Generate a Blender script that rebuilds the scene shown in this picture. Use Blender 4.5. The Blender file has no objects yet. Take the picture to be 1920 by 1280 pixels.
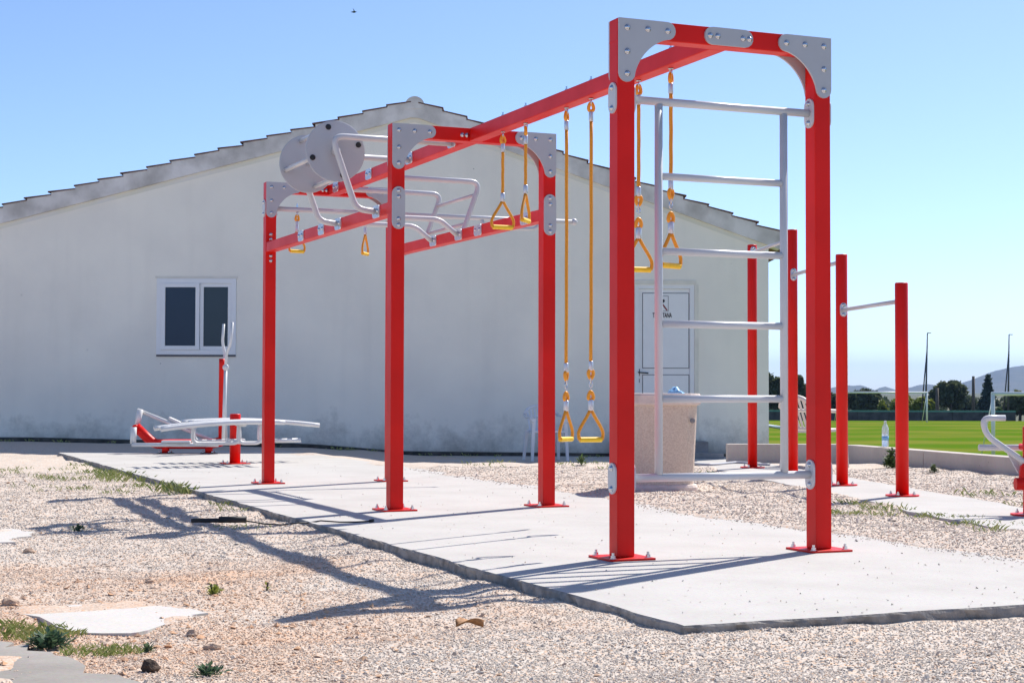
import bpy, bmesh, math, random
import numpy as np
from mathutils import Vector, Matrix
random.seed(7); rng = np.random.default_rng(11)
S = bpy.context.scene
COL = S.collection

# ------------------------------------------------------------------ camera
CAM = np.array([-3.8247, -7.6361, 0.8662]); FPX = 3078.7
PITCH, YAW, ROLL = 0.029897, -0.397474, 0.002471
FW = np.array([-math.sin(YAW), math.cos(YAW), 0.0]); RT = np.array([math.cos(YAW), math.sin(YAW), 0.0])
UP = np.array([0, 0, 1.0])
_f = FW*math.cos(PITCH) + UP*math.sin(PITCH); _u = -FW*math.sin(PITCH) + UP*math.cos(PITCH)
_r = RT*math.cos(ROLL) + _u*math.sin(ROLL); _u2 = -RT*math.sin(ROLL) + _u*math.cos(ROLL)
cd = bpy.data.cameras.new('camera'); cam = bpy.data.objects.new('camera', cd); COL.objects.link(cam)
cd.sensor_width = 36.0; cd.lens = FPX/1920*36.0; cd.clip_start = 0.05; cd.clip_end = 40000
cam.matrix_world = Matrix(((_r[0], _u2[0], -_f[0], CAM[0]), (_r[1], _u2[1], -_f[1], CAM[1]), (_r[2], _u2[2], -_f[2], CAM[2]), (0, 0, 0, 1)))
S.camera = cam

# ------------------------------------------------------------------ world, sun, exposure
SUN_EL = math.radians(50.0); SUN_AZ = math.atan2(0.87, 0.49)      # azimuth measured from +Y towards +X
world = bpy.data.worlds.new('World'); S.world = world; world.use_nodes = True
wn = world.node_tree.nodes; wl = world.node_tree.links
bg = wn['Background']
sky = wn.new('ShaderNodeTexSky'); sky.sky_type = 'NISHITA'; sky.sun_disc = False
sky.sun_elevation = SUN_EL; sky.sun_rotation = SUN_AZ; sky.altitude = 100
sky.air_density = 0.6; sky.dust_density = 0.5; sky.ozone_density = 4.5
wl.new(sky.outputs[0], bg.inputs[0]); bg.inputs[1].default_value = 0.142
sd = bpy.data.lights.new('sun', 'SUN'); sun = bpy.data.objects.new('sun', sd); COL.objects.link(sun)
sd.energy = 4.7; sd.angle = math.radians(0.53); sd.color = (1.0, 0.945, 0.87)
tosun = Vector((math.cos(SUN_EL)*math.sin(SUN_AZ), math.cos(SUN_EL)*math.cos(SUN_AZ), math.sin(SUN_EL)))
sun.rotation_euler = (-tosun).to_track_quat('-Z', 'Y').to_euler(); sun.location = (5, 5, 30)
S.view_settings.view_transform = 'Standard'; S.view_settings.look = 'None'
S.view_settings.exposure = 0.5; S.view_settings.gamma = 1.0; S.view_settings.use_curve_mapping = False

# ------------------------------------------------------------------ helpers
def at(px, py, d):
    """world point seen at photo pixel (px, py) whose distance along the view axis is d metres"""
    v = FW + RT*((px-960)/FPX) ; v = _f + _r*((px-960)/FPX) + _u2*((640-py)/FPX)
    return CAM + v*(d/float(v @ FW))
def on_z(px, py, z):
    v = _f + _r*((px-960)/FPX) + _u2*((640-py)/FPX)
    return CAM + v*((z-CAM[2])/v[2])
def ld(l, d, z):
    """point given by its lateral offset and distance from the camera, level axes"""
    p = CAM + RT*l + FW*d; return np.array([p[0], p[1], z])

MATS = {}
def nodes_of(name):
    m = bpy.data.materials.new(name); m.use_nodes = True; MATS[name] = m
    nt = m.node_tree; return m, nt, nt.nodes, nt.links, nt.nodes['Principled BSDF']
def pmat(name, col, rough=0.5, metal=0.0, var=0.0, vscale=6.0, bump=0.0, bscale=60.0, col2=None, spec=0.5, detail=4.0):
    m, nt, N, L, b = nodes_of(name)
    b.inputs['Roughness'].default_value = rough; b.inputs['Metallic'].default_value = metal
    b.inputs['Specular IOR Level'].default_value = spec
    b.inputs['Base Color'].default_value = (*col, 1)
    geo = N.new('ShaderNodeNewGeometry')
    if var > 0 or col2:
        nz = N.new('ShaderNodeTexNoise'); nz.inputs['Scale'].default_value = vscale; nz.inputs['Detail'].default_value = detail
        L.new(geo.outputs['Position'], nz.inputs['Vector'])
        mx = N.new('ShaderNodeMix'); mx.data_type = 'RGBA'
        c2 = col2 if col2 else tuple(c*(1-var) for c in col)
        c1 = col if col2 else tuple(min(1, c*(1+var*0.6)) for c in col)
        mx.inputs[6].default_value = (*c1, 1); mx.inputs[7].default_value = (*c2, 1)
        rp = N.new('ShaderNodeMapRange'); rp.inputs[1].default_value = 0.35; rp.inputs[2].default_value = 0.68
        rr_ = N.new('ShaderNodeMapRange'); rr_.inputs[3].default_value = max(0.05, rough-0.10); rr_.inputs[4].default_value = min(1, rough+0.12); L.new(nz.outputs['Fac'], rr_.inputs[0]); L.new(rr_.outputs[0], b.inputs['Roughness'])
        L.new(nz.outputs['Fac'], rp.inputs[0]); L.new(rp.outputs[0], mx.inputs[0]); L.new(mx.outputs[2], b.inputs['Base Color'])
    if bump > 0:
        n2 = N.new('ShaderNodeTexNoise'); n2.inputs['Scale'].default_value = bscale; n2.inputs['Detail'].default_value = 5
        L.new(geo.outputs['Position'], n2.inputs['Vector'])
        bp = N.new('ShaderNodeBump'); bp.inputs['Strength'].default_value = bump; bp.inputs['Distance'].default_value = 0.01
        L.new(n2.outputs['Fac'], bp.inputs['Height']); L.new(bp.outputs[0], b.inputs['Normal'])
    return m

class MB:
    """collects polygons; build() links them as one mesh object"""
    def __init__(s): s.v = []; s.f = []; s.sm = []
    def add(s, vs, fs, smooth=False):
        o = len(s.v); s.v += [tuple(map(float, p)) for p in vs]
        for f in fs: s.f.append([i+o for i in f]); s.sm.append(smooth)
        return s
    def box(s, lo, hi, bev=0.0, M=None):
        x0, y0, z0 = lo; x1, y1, z1 = hi
        if bev <= 0:
            vs = [(x0,y0,z0),(x1,y0,z0),(x1,y1,z0),(x0,y1,z0),(x0,y0,z1),(x1,y0,z1),(x1,y1,z1),(x0,y1,z1)]
            fs = [(0,3,2,1),(4,5,6,7),(0,1,5,4),(1,2,6,5),(2,3,7,6),(3,0,4,7)]
        else:
            bm = bmesh.new(); bmesh.ops.create_cube(bm, size=1.0)
            for v in bm.verts: v.co = Vector(((x0+x1)/2+v.co.x*(x1-x0), (y0+y1)/2+v.co.y*(y1-y0), (z0+z1)/2+v.co.z*(z1-z0)))
            bmesh.ops.bevel(bm, geom=list(bm.edges), offset=bev, segments=2, profile=0.5, affect='EDGES')
            bm.verts.index_update(); vs = [tuple(v.co) for v in bm.verts]; fs = [[v.index for v in f.verts] for f in bm.faces]; bm.free()
        if M is not None: vs = [tuple(M @ Vector(p)) for p in vs]
        return s.add(vs, fs)
    def tube(s, pts, r, n=12, closed=False, caps=True, r2=None):
        P = [Vector(p) for p in pts]; K = len(P); rings = []
        T = []
        for i in range(K):
            if closed: t = P[(i+1) % K]-P[i-1]
            else: t = P[min(i+1, K-1)]-P[max(i-1, 0)]
            T.append(t.normalized())
        ref = Vector((0, 0, 1)) if abs(T[0].z) < 0.9 else Vector((1, 0, 0))
        nrm = (ref - T[0]*ref.dot(T[0])).normalized()
        vs = []
        for i in range(K):
            nrm = (nrm - T[i]*nrm.dot(T[i])).normalized(); bn = T[i].cross(nrm)
            rr = r if r2 is None else r + (r2-r)*i/(K-1)
            for k in range(n):
                a = 2*math.pi*k/n; vs.append(P[i] + (nrm*math.cos(a)+bn*math.sin(a))*rr)
        fs = []
        for i in range(K if closed else K-1):
            j = (i+1) % K
            for k in range(n): fs.append((i*n+k, i*n+(k+1) % n, j*n+(k+1) % n, j*n+k))
        s.add(vs, fs, True)
        if caps and not closed:
            o = len(s.v)-len(vs)
            s.f.append([o+k for k in range(n)][::-1]); s.sm.append(False)
            s.f.append([o+(K-1)*n+k for k in range(n)]); s.sm.append(False)
        return s
    def cyl(s, a, b, r, n=16, r2=None): return s.tube([a, b], r, n, r2=r2)
    def lathe(s, prof, c=(0, 0, 0), n=20, M=None, smooth=True):
        vs = []; fs = []; K = len(prof)
        for (r, z) in prof:
            for k in range(n):
                a = 2*math.pi*k/n; p = Vector((r*math.cos(a), r*math.sin(a), z))
                if M is not None: p = M @ p
                vs.append((p.x+c[0], p.y+c[1], p.z+c[2]))
        for i in range(K-1):
            for k in range(n): fs.append((i*n+k, i*n+(k+1) % n, (i+1)*n+(k+1) % n, (i+1)*n+k))
        s.add(vs, fs, smooth)
        o = len(s.v)-len(vs)
        s.f.append([o+k for k in range(n)][::-1]); s.sm.append(False)
        s.f.append([o+(K-1)*n+k for k in range(n)]); s.sm.append(False)
        return s
    def prism(s, poly, f, t):
        """poly: 2-D outline; f(u, v, w) -> 3-D with w = 0 or t"""
        n = len(poly); vs = [f(u, v, 0) for u, v in poly] + [f(u, v, t) for u, v in poly]
        fs = [tuple(range(n))[::-1], tuple(range(n, 2*n))] + [(i, (i+1) % n, (i+1) % n+n, i+n) for i in range(n)]
        return s.add(vs, fs)
    def build(s, name, mat, parent=None, base=None, recalc=True):
        me = bpy.data.meshes.new(name)
        vs = s.v
        b = base if base is not None else (parent.get('_b') if parent is not None else None)
        if b is not None: vs = [(p[0]-b[0], p[1]-b[1], p[2]-b[2]) for p in vs]
        me.from_pydata(vs, [], s.f); me.polygons.foreach_set('use_smooth', s.sm)
        if recalc:
            bm = bmesh.new(); bm.from_mesh(me); bmesh.ops.recalc_face_normals(bm, faces=bm.faces); bm.to_mesh(me); bm.free()
        me.materials.append(MATS[mat] if isinstance(mat, str) else mat)
        o = bpy.data.objects.new(name, me); COL.objects.link(o)
        if parent is not None:
            o.parent = parent
            if base is None: BASE[o.name] = b
        elif base is not None: o.location = base
        return o
BASE = {}
class Thing:
    """an Empty at the thing's base which parents its parts; meshes are given in world coordinates"""
    def __init__(s, name, loc, label, cat, group=None):
        s.o = bpy.data.objects.new(name, None); COL.objects.link(s.o); s.o.empty_display_size = 0.1
        s.loc = tuple(float(c) for c in loc); s.o.location = s.loc
        tag(s.o, label, cat, group)
    def part(s, name, mb, mat, under=None):
        o = mb.build(name, mat, None, None)
        me = o.data; n = len(me.vertices); co = np.empty(n*3, 'f'); me.vertices.foreach_get('co', co)
        co = co.reshape(-1, 3)-np.array(s.loc, 'f'); me.vertices.foreach_set('co', co.ravel()); me.update()
        o.parent = under if under is not None else s.o
        return o
    def copy_part(s, name, me, M, under=None):
        """an object that shares mesh me, placed by world matrix M"""
        o = bpy.data.objects.new(name, me); COL.objects.link(o)
        o.parent = under if under is not None else s.o
        o.matrix_local = Matrix.Translation(-Vector(s.loc)) @ M
        return o
def tag(o, label=None, cat=None, group=None, kind=None):
    if label: o['label'] = label
    if cat: o['category'] = cat
    if group: o['group'] = group
    if kind: o['kind'] = kind
    return o
def single(name, mb, mat, label, cat, base=(0, 0, 0), group=None):
    return tag(mb.build(name, mat, None, base), label, cat, group)
def structure(name, mb, mat, kind='structure'):
    o = mb.build(name, mat); o['kind'] = kind; return o
def fillet(pts, r, n=6):
    P = [Vector(p) for p in pts]; out = [P[0]]
    for i in range(1, len(P)-1):
        a = (P[i-1]-P[i]); b = (P[i+1]-P[i]); la, lb = a.length, b.length; a.normalize(); b.normalize()
        t = min(r, la*0.48, lb*0.48)
        p0 = P[i]+a*t; p2 = P[i]+b*t
        for k in range(n+1):
            u = k/n; out.append(p0*(1-u)**2 + P[i]*2*u*(1-u) + p2*u*u)
    out.append(P[-1]); return out
def rot_to(nrm):
    return Vector(nrm).to_track_quat('Z', 'Y').to_matrix().to_4x4()
def snoise(x, y, s):
    """cheap smooth value noise for numpy arrays"""
    x = x*s; y = y*s; xi = np.floor(x).astype(int); yi = np.floor(y).astype(int); xf = x-xi; yf = y-yi
    def h(i, j):
        n = (i*374761393 + j*668265263) & 0x7fffffff; n = ((n ^ (n >> 13))*1274126177) & 0x7fffffff
        return ((n ^ (n >> 16)) & 0xffff)/65535.0
    u = xf*xf*(3-2*xf); v = yf*yf*(3-2*yf)
    return (h(xi, yi)*(1-u)+h(xi+1, yi)*u)*(1-v)+(h(xi, yi+1)*(1-u)+h(xi+1, yi+1)*u)*v

# ------------------------------------------------------------------ materials
pmat('red_paint', (0.76, 0.011, 0.006), 0.38, var=0.10, vscale=3, bump=0.02, bscale=400, spec=0.22)
pmat('grey_paint', (0.47, 0.475, 0.50), 0.42, var=0.04, vscale=5, bump=0.03, bscale=500)
pmat('light_grey_paint', (0.60, 0.60, 0.61), 0.36, var=0.05, vscale=4)
pmat('white_grey_paint', (0.70, 0.70, 0.69), 0.40, var=0.06, vscale=8)
pmat('steel', (0.62, 0.63, 0.66), 0.22, metal=1.0)
pmat('aluminium', (0.66, 0.67, 0.70), 0.38, metal=0.8, var=0.1, vscale=60)
pmat('black_rubber', (0.012, 0.012, 0.014), 0.6)
pmat('orange_rope', (0.92, 0.36, 0.02), 0.6, var=0.18, vscale=160, bump=0.6, bscale=260)
pmat('orange_plastic', (0.93, 0.36, 0.015), 0.4)
pmat('yellow_grip', (0.95, 0.60, 0.02), 0.45, var=0.08, vscale=40)
pmat('white_plastic', (0.72, 0.73, 0.75), 0.4, var=0.04, vscale=10)
pmat('cream_plastic', (0.74, 0.69, 0.60), 0.45, var=0.05, vscale=10)
pmat('pvc_white', (0.86, 0.86, 0.85), 0.35, var=0.02)
pmat('frame_cream', (0.80, 0.76, 0.66), 0.6, var=0.08, vscale=4)
pmat('line_dark', (0.10, 0.10, 0.11), 0.6)
pmat('black_paint', (0.01, 0.01, 0.012), 0.5)
pmat('sign_red', (0.25, 0.03, 0.03), 0.5)
pmat('tile_clay', (0.17, 0.085, 0.06), 0.85, var=0.4, vscale=9)
pmat('bare_wood', (0.14, 0.11, 0.085), 0.85, var=0.3, vscale=6)
pmat('dark_metal', (0.10, 0.10, 0.11), 0.5, metal=0.5)
pmat('green_net', (0.10, 0.30, 0.22), 0.7)
pmat('dark_concrete', (0.085, 0.085, 0.085), 0.9, var=0.4, vscale=1.5)
pmat('roof_pink', (0.42, 0.22, 0.17), 0.8, var=0.2, vscale=2)
pmat('house_wall', (0.55, 0.52, 0.47), 0.8, var=0.1)
pmat('dry_leaf', (0.33, 0.16, 0.06), 0.75, var=0.3, vscale=50)
pmat('brown_clod', (0.07, 0.045, 0.03), 0.95, var=0.4, vscale=60, bump=0.8, bscale=90)
pmat('stone_tan', (0.46, 0.33, 0.24), 0.85, var=0.25, vscale=40, bump=0.5, bscale=80)
pmat('blue_bag', (0.25, 0.52, 0.80), 0.35, var=0.1, vscale=20)
pmat('bird_dark', (0.05, 0.06, 0.09), 0.7)
pmat('bark', (0.10, 0.08, 0.06), 0.9, var=0.3, vscale=5)
pmat('hill_scrub', (0.030, 0.042, 0.026), 0.95, var=0.45, vscale=0.012, col2=(0.085, 0.082, 0.068))
pmat('terrain_scrub', (0.04, 0.055, 0.022), 0.95, var=0.4, vscale=0.05, col2=(0.075, 0.075, 0.035))

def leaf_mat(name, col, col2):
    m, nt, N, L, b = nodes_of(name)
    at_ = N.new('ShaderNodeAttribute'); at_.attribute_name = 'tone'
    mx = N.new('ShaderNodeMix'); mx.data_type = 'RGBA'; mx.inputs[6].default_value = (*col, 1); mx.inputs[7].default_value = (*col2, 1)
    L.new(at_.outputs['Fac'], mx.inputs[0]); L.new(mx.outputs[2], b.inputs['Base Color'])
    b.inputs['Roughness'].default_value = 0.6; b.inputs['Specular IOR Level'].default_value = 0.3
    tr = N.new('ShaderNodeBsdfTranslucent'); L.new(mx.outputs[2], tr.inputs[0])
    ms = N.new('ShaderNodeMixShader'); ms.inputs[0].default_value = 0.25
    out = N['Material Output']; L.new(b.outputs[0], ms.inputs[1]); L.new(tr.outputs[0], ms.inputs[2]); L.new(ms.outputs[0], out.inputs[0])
leaf_mat('leaf_oak', (0.05, 0.075, 0.035), (0.13, 0.15, 0.075))
leaf_mat('leaf_yellow', (0.12, 0.17, 0.03), (0.27, 0.29, 0.05))
leaf_mat('leaf_cedar', (0.035, 0.065, 0.05), (0.08, 0.11, 0.08))
leaf_mat('leaf_weed', (0.05, 0.10, 0.03), (0.13, 0.19, 0.06))
leaf_mat('leaf_pale', (0.22, 0.27, 0.05), (0.40, 0.42, 0.10))
leaf_mat('leaf_blue', (0.05, 0.10, 0.06), (0.12, 0.19, 0.10))
leaf_mat('blade_grass', (0.20, 0.29, 0.06), (0.50, 0.50, 0.22))

# concrete
def concrete(name, base, dark, stain=0.5, crack=True):
    m, nt, N, L, b = nodes_of(name)
    geo = N.new('ShaderNodeNewGeometry')
    n1 = N.new('ShaderNodeTexNoise'); n1.inputs['Scale'].default_value = 1.6; n1.inputs['Detail'].default_value = 9; n1.inputs['Roughness'].default_value = 0.62
    n2 = N.new('ShaderNodeTexNoise'); n2.inputs['Scale'].default_value = 55; n2.inputs['Detail'].default_value = 4
    vor = N.new('ShaderNodeTexVoronoi'); vor.inputs['Scale'].default_value = 7.0; vor.inputs['Randomness'].default_value = 1.0
    for t in (n1, n2, vor): L.new(geo.outputs['Position'], t.inputs['Vector'])
    r1 = N.new('ShaderNodeMapRange'); r1.inputs[1].default_value = 0.40; r1.inputs[2].default_value = 0.72; r1.inputs[4].default_value = stain
    L.new(n1.outputs['Fac'], r1.inputs[0])
    mx = N.new('ShaderNodeMix'); mx.data_type = 'RGBA'; mx.inputs[6].default_value = (*base, 1); mx.inputs[7].default_value = (*dark, 1)
    L.new(r1.outputs[0], mx.inputs[0])
    sp = N.new('ShaderNodeMapRange'); sp.inputs[1].default_value = 0.035; sp.inputs[2].default_value = 0.055; sp.inputs[3].default_value = 0.8; sp.inputs[4].default_value = 0.0
    L.new(vor.outputs['Distance'], sp.inputs[0])
    mx2 = N.new('ShaderNodeMix'); mx2.data_type = 'RGBA'; mx2.inputs[7].default_value = (dark[0]*0.45, dark[1]*0.43, dark[2]*0.4, 1)
    L.new(mx.outputs[2], mx2.inputs[6]); L.new(sp.outputs[0], mx2.inputs[0])
    mul = N.new('ShaderNodeMix'); mul.data_type = 'RGBA'; mul.blend_type = 'MULTIPLY'; mul.inputs[0].default_value = 0.25
    L.new(mx2.outputs[2], mul.inputs[6]); L.new(n2.outputs['Color'], mul.inputs[7])
    L.new(mul.outputs[2], b.inputs['Base Color']); b.inputs['Roughness'].default_value = 0.9; b.inputs['Specular IOR Level'].default_value = 0.2
    bp = N.new('ShaderNodeBump'); bp.inputs['Strength'].default_value = 0.25; bp.inputs['Distance'].default_value = 0.006
    L.new(n2.outputs['Fac'], bp.inputs['Height']); L.new(bp.outputs[0], b.inputs['Normal'])
concrete('slab_concrete', (0.57, 0.55, 0.52), (0.43, 0.405, 0.375))
concrete('patch_concrete', (0.64, 0.61, 0.57), (0.55, 0.52, 0.48), 0.6)
concrete('wall_concrete', (0.64, 0.575, 0.515), (0.46, 0.41, 0.365), 0.8)
concrete('rough_ground', (0.40, 0.37, 0.335), (0.25, 0.23, 0.205), 0.9)
pmat('slab_edge', (0.30, 0.275, 0.25), 0.95, var=0.35, vscale=14, bump=0.9, bscale=40)
pmat('verge_mortar', (0.82, 0.785, 0.74), 0.92, var=0.45, vscale=2.6, bump=0.4, bscale=25, col2=(0.50, 0.47, 0.43), detail=10)
pmat('bin_aggregate', (0.72, 0.60, 0.48), 0.9, var=0.5, vscale=75, bump=0.4, bscale=110, col2=(0.57, 0.45, 0.35))
pmat('bin_smooth', (0.72, 0.60, 0.52), 0.8, var=0.15, vscale=12, bump=0.2, bscale=60)
pmat('step_concrete', (0.26, 0.255, 0.25), 0.9, var=0.3, vscale=6)

# rendered house wall with grime that clings to the foot
def stucco():
    m, nt, N, L, b = nodes_of('stucco')
    geo = N.new('ShaderNodeNewGeometry'); sep = N.new('ShaderNodeSeparateXYZ'); L.new(geo.outputs['Position'], sep.inputs[0])
    n1 = N.new('ShaderNodeTexNoise'); n1.inputs['Scale'].default_value = 0.9; n1.inputs['Detail'].default_value = 8
    n2 = N.new('ShaderNodeTexNoise'); n2.inputs['Scale'].default_value = 1.7; n2.inputs['Detail'].default_value = 12; n2.inputs['Roughness'].default_value = 0.74
    n3 = N.new('ShaderNodeTexNoise'); n3.inputs['Scale'].default_value = 38; n3.inputs['Detail'].default_value = 5
    vo = N.new('ShaderNodeTexVoronoi'); vo.inputs['Scale'].default_value = 1.7
    for t in (n1, n2, n3, vo): L.new(geo.outputs['Position'], t.inputs['Vector'])
    # dirt height: grime only in the lowest 0.9 m, broken up by noise
    h = N.new('ShaderNodeMapRange'); h.inputs[1].default_value = 0.80; h.inputs[2].default_value = -0.1; h.inputs[3].default_value = 0.0; h.inputs[4].default_value = 0.42
    L.new(sep.outputs['Z'], h.inputs[0])
    ad = N.new('ShaderNodeMath'); ad.operation = 'ADD'; L.new(n2.outputs['Fac'], ad.inputs[0]); L.new(h.outputs[0], ad.inputs[1])
    r = N.new('ShaderNodeMapRange'); r.inputs[1].default_value = 0.68; r.inputs[2].default_value = 1.02; r.inputs[4].default_value = 0.62
    L.new(ad.outputs[0], r.inputs[0])
    base = N.new('ShaderNodeMix'); base.data_type = 'RGBA'; base.inputs[6].default_value = (0.97, 0.92, 0.80, 1); base.inputs[7].default_value = (0.89, 0.845, 0.745, 1)
    bm_ = N.new('ShaderNodeMapRange'); bm_.inputs[1].default_value = 0.36; bm_.inputs[2].default_value = 0.64; L.new(n1.outputs['Fac'], bm_.inputs[0]); L.new(bm_.outputs[0], base.inputs[0])
    mp = N.new('ShaderNodeMapping'); mp.inputs['Scale'].default_value = (2.2, 2.2, 0.16); L.new(geo.outputs['Position'], mp.inputs[0])
    n4 = N.new('ShaderNodeTexNoise'); n4.inputs['Scale'].default_value = 2.0; n4.inputs['Detail'].default_value = 6; L.new(mp.outputs[0], n4.inputs['Vector'])
    s4 = N.new('ShaderNodeMapRange'); s4.inputs[1].default_value = 0.52; s4.inputs[2].default_value = 0.78; s4.inputs[4].default_value = 0.10; L.new(n4.outputs['Fac'], s4.inputs[0])
    dr = N.new('ShaderNodeMix'); dr.data_type = 'RGBA'; dr.inputs[7].default_value = (0.55, 0.52, 0.45, 1); L.new(base.outputs[2], dr.inputs[6]); L.new(s4.outputs[0], dr.inputs[0])
    base = dr
    d = N.new('ShaderNodeMix'); d.data_type = 'RGBA'; d.inputs[7].default_value = (0.17, 0.155, 0.12, 1)
    L.new(base.outputs[2], d.inputs[6]); L.new(r.outputs[0], d.inputs[0])
    sp = N.new('ShaderNodeMapRange'); sp.inputs[1].default_value = 0.012; sp.inputs[2].default_value = 0.022; sp.inputs[3].default_value = 0.6; sp.inputs[4].default_value = 0.0
    L.new(vo.outputs['Distance'], sp.inputs[0])
    d2 = N.new('ShaderNodeMix'); d2.data_type = 'RGBA'; d2.inputs[7].default_value = (0.2, 0.19, 0.18, 1); L.new(d.outputs[2], d2.inputs[6]); L.new(sp.outputs[0], d2.inputs[0])
    L.new(d2.outputs[2], b.inputs['Base Color']); b.inputs['Roughness'].default_value = 0.92; b.inputs['Specular IOR Level'].default_value = 0.15
    bp = N.new('ShaderNodeBump'); bp.inputs['Strength'].default_value = 0.35; bp.inputs['Distance'].default_value = 0.012
    L.new(n3.outputs['Fac'], bp.inputs['Height']); L.new(bp.outputs[0], b.inputs['Normal'])
stucco()
pmat('paint_band', (0.80, 0.78, 0.66), 0.9, var=0.25, vscale=2.0, col2=(0.79, 0.78, 0.74))
pmat('shadow_gap_dirt', (0.035, 0.034, 0.03), 0.95, var=0.5, vscale=7, col2=(0.11, 0.10, 0.085))  # near-black dirt tone that also stands in for a shadow gap
pmat('wall_grime', (0.30, 0.27, 0.22), 0.95, var=0.4, vscale=9)

def glass_mat(name, col):
    m, nt, N, L, b = nodes_of(name)
    b.inputs['Base Color'].default_value = (*col, 1); b.inputs['Roughness'].default_value = 0.08; b.inputs['Specular IOR Level'].default_value = 0.3
glass_mat('pane_blue', (0.018, 0.032, 0.066)); glass_mat('pane_grey', (0.035, 0.052, 0.07))
def bottle_mat():
    m, nt, N, L, b = nodes_of('bottle_plastic')
    b.inputs['Base Color'].default_value = (0.93, 0.95, 0.97, 1); b.inputs['Roughness'].default_value = 0.12
    b.inputs['Transmission Weight'].default_value = 0.55; b.inputs['IOR'].default_value = 1.2
bottle_mat()

# gravel
def gravel_nodes(name, stones=False):
    m, nt, N, L, b = nodes_of(name)
    geo = N.new('ShaderNodeNewGeometry')
    big = N.new('ShaderNodeTexNoise'); big.inputs['Scale'].default_value = 0.55; big.inputs['Detail'].default_value = 6; big.inputs['Roughness'].default_value = 0.6
    L.new(geo.outputs['Position'], big.inputs['Vector'])
    ramp = N.new('ShaderNodeValToRGB'); e = ramp.color_ramp.elements
    e[0].position = 0.0; e[0].color = (0.39, 0.335, 0.295, 1); e[1].position = 1.0; e[1].color = (0.67, 0.62, 0.57, 1)
    for pos, c in ((0.22, (0.49, 0.43, 0.37)), (0.45, (0.56, 0.495, 0.43)), (0.62, (0.59, 0.53, 0.465)), (0.70, (0.54, 0.455, 0.385)), (0.83, (0.62, 0.40, 0.25)), (0.92, (0.60, 0.53, 0.46))):
        k = e.new(pos); k.color = (*c, 1)
    if stones:
        a = N.new('ShaderNodeAttribute'); a.attribute_name = 'tone'; L.new(a.outputs['Fac'], ramp.inputs[0])
    else:
        v = N.new('ShaderNodeTexVoronoi'); v.inputs['Scale'].default_value = 92.0
        L.new(geo.outputs['Position'], v.inputs['Vector'])
        sp = N.new('ShaderNodeSeparateColor'); L.new(v.outputs['Color'], sp.inputs[0]); L.new(sp.outputs[0], ramp.inputs[0])
        bp = N.new('ShaderNodeBump'); bp.inputs['Strength'].default_value = 0.35; bp.inputs['Distance'].default_value = 0.006; bp.invert = True
        L.new(v.outputs['Distance'], bp.inputs['Height']); L.new(bp.outputs[0], b.inputs['Normal'])
    # rusty earth showing through, by large noise and near the path corner
    sepp = N.new('ShaderNodeVectorMath'); sepp.operation = 'DISTANCE'; sepp.inputs[1].default_value = (-3.1, -0.9, -0.05)
    L.new(geo.outputs['Position'], sepp.inputs[0])
    w = N.new('ShaderNodeMapRange'); w.inputs[1].default_value = 0.6; w.inputs[2].default_value = 3.2; w.inputs[3].default_value = 0.19; w.inputs[4].default_value = -0.14
    L.new(sepp.outputs['Value'], w.inputs[0])
    ad = N.new('ShaderNodeMath'); ad.operation = 'ADD'; L.new(big.outputs['Fac'], ad.inputs[0]); L.new(w.outputs[0], ad.inputs[1])
    r = N.new('ShaderNodeMapRange'); r.inputs[1].default_value = 0.50; r.inputs[2].default_value = 0.72; r.inputs[4].default_value = 0.62
    L.new(ad.outputs[0], r.inputs[0])
    mx = N.new('ShaderNodeMix'); mx.data_type = 'RGBA'; mx.blend_type = 'MULTIPLY'; mx.inputs[7].default_value = (1.0, 0.66, 0.42, 1)
    L.new(ramp.outputs[0], mx.inputs[6]); L.new(r.outputs[0], mx.inputs[0])
    L.new(mx.outputs[2], b.inputs['Base Color']); b.inputs['Roughness'].default_value = 0.92; b.inputs['Specular IOR Level'].default_value = 0.2
gravel_nodes('gravel'); gravel_nodes('gravel_stone', True)

def lawn():
    m, nt, N, L, b = nodes_of('lawn')
    geo = N.new('ShaderNodeNewGeometry')
    d = N.new('ShaderNodeVectorMath'); d.operation = 'DOT_PRODUCT'; d.inputs[1].default_value = (FW[0], FW[1], 0)
    L.new(geo.outputs['Position'], d.inputs[0])
    wv = N.new('ShaderNodeMath'); wv.operation = 'SINE'; ml = N.new('ShaderNodeMath'); ml.operation = 'MULTIPLY'; ml.inputs[1].default_value = 0.62
    L.new(d.outputs['Value'], ml.inputs[0]); L.new(ml.outputs[0], wv.inputs[0])
    n = N.new('ShaderNodeTexNoise'); n.inputs['Scale'].default_value = 0.16; n.inputs['Detail'].default_value = 8; L.new(geo.outputs['Position'], n.inputs['Vector'])
    ml2 = N.new('ShaderNodeMath'); ml2.operation = 'MULTIPLY'; ml2.inputs[1].default_value = 0.13; L.new(wv.outputs[0], ml2.inputs[0])
    ad = N.new('ShaderNodeMath'); ad.operation = 'ADD'; L.new(ml2.outputs[0], ad.inputs[0]); L.new(n.outputs['Fac'], ad.inputs[1])
    r = N.new('ShaderNodeMapRange'); r.inputs[1].default_value = 0.32; r.inputs[2].default_value = 0.70; L.new(ad.outputs[0], r.inputs[0])
    mx = N.new('ShaderNodeMix'); mx.data_type = 'RGBA'; mx.inputs[6].default_value = (0.085, 0.165, 0.012, 1); mx.inputs[7].default_value = (0.17, 0.19, 0.03, 1)
    L.new(r.outputs[0], mx.inputs[0]); L.new(mx.outputs[2], b.inputs['Base Color']); b.inputs['Roughness'].default_value = 1.0; b.inputs['Specular IOR Level'].default_value = 0.0
lawn()

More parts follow.
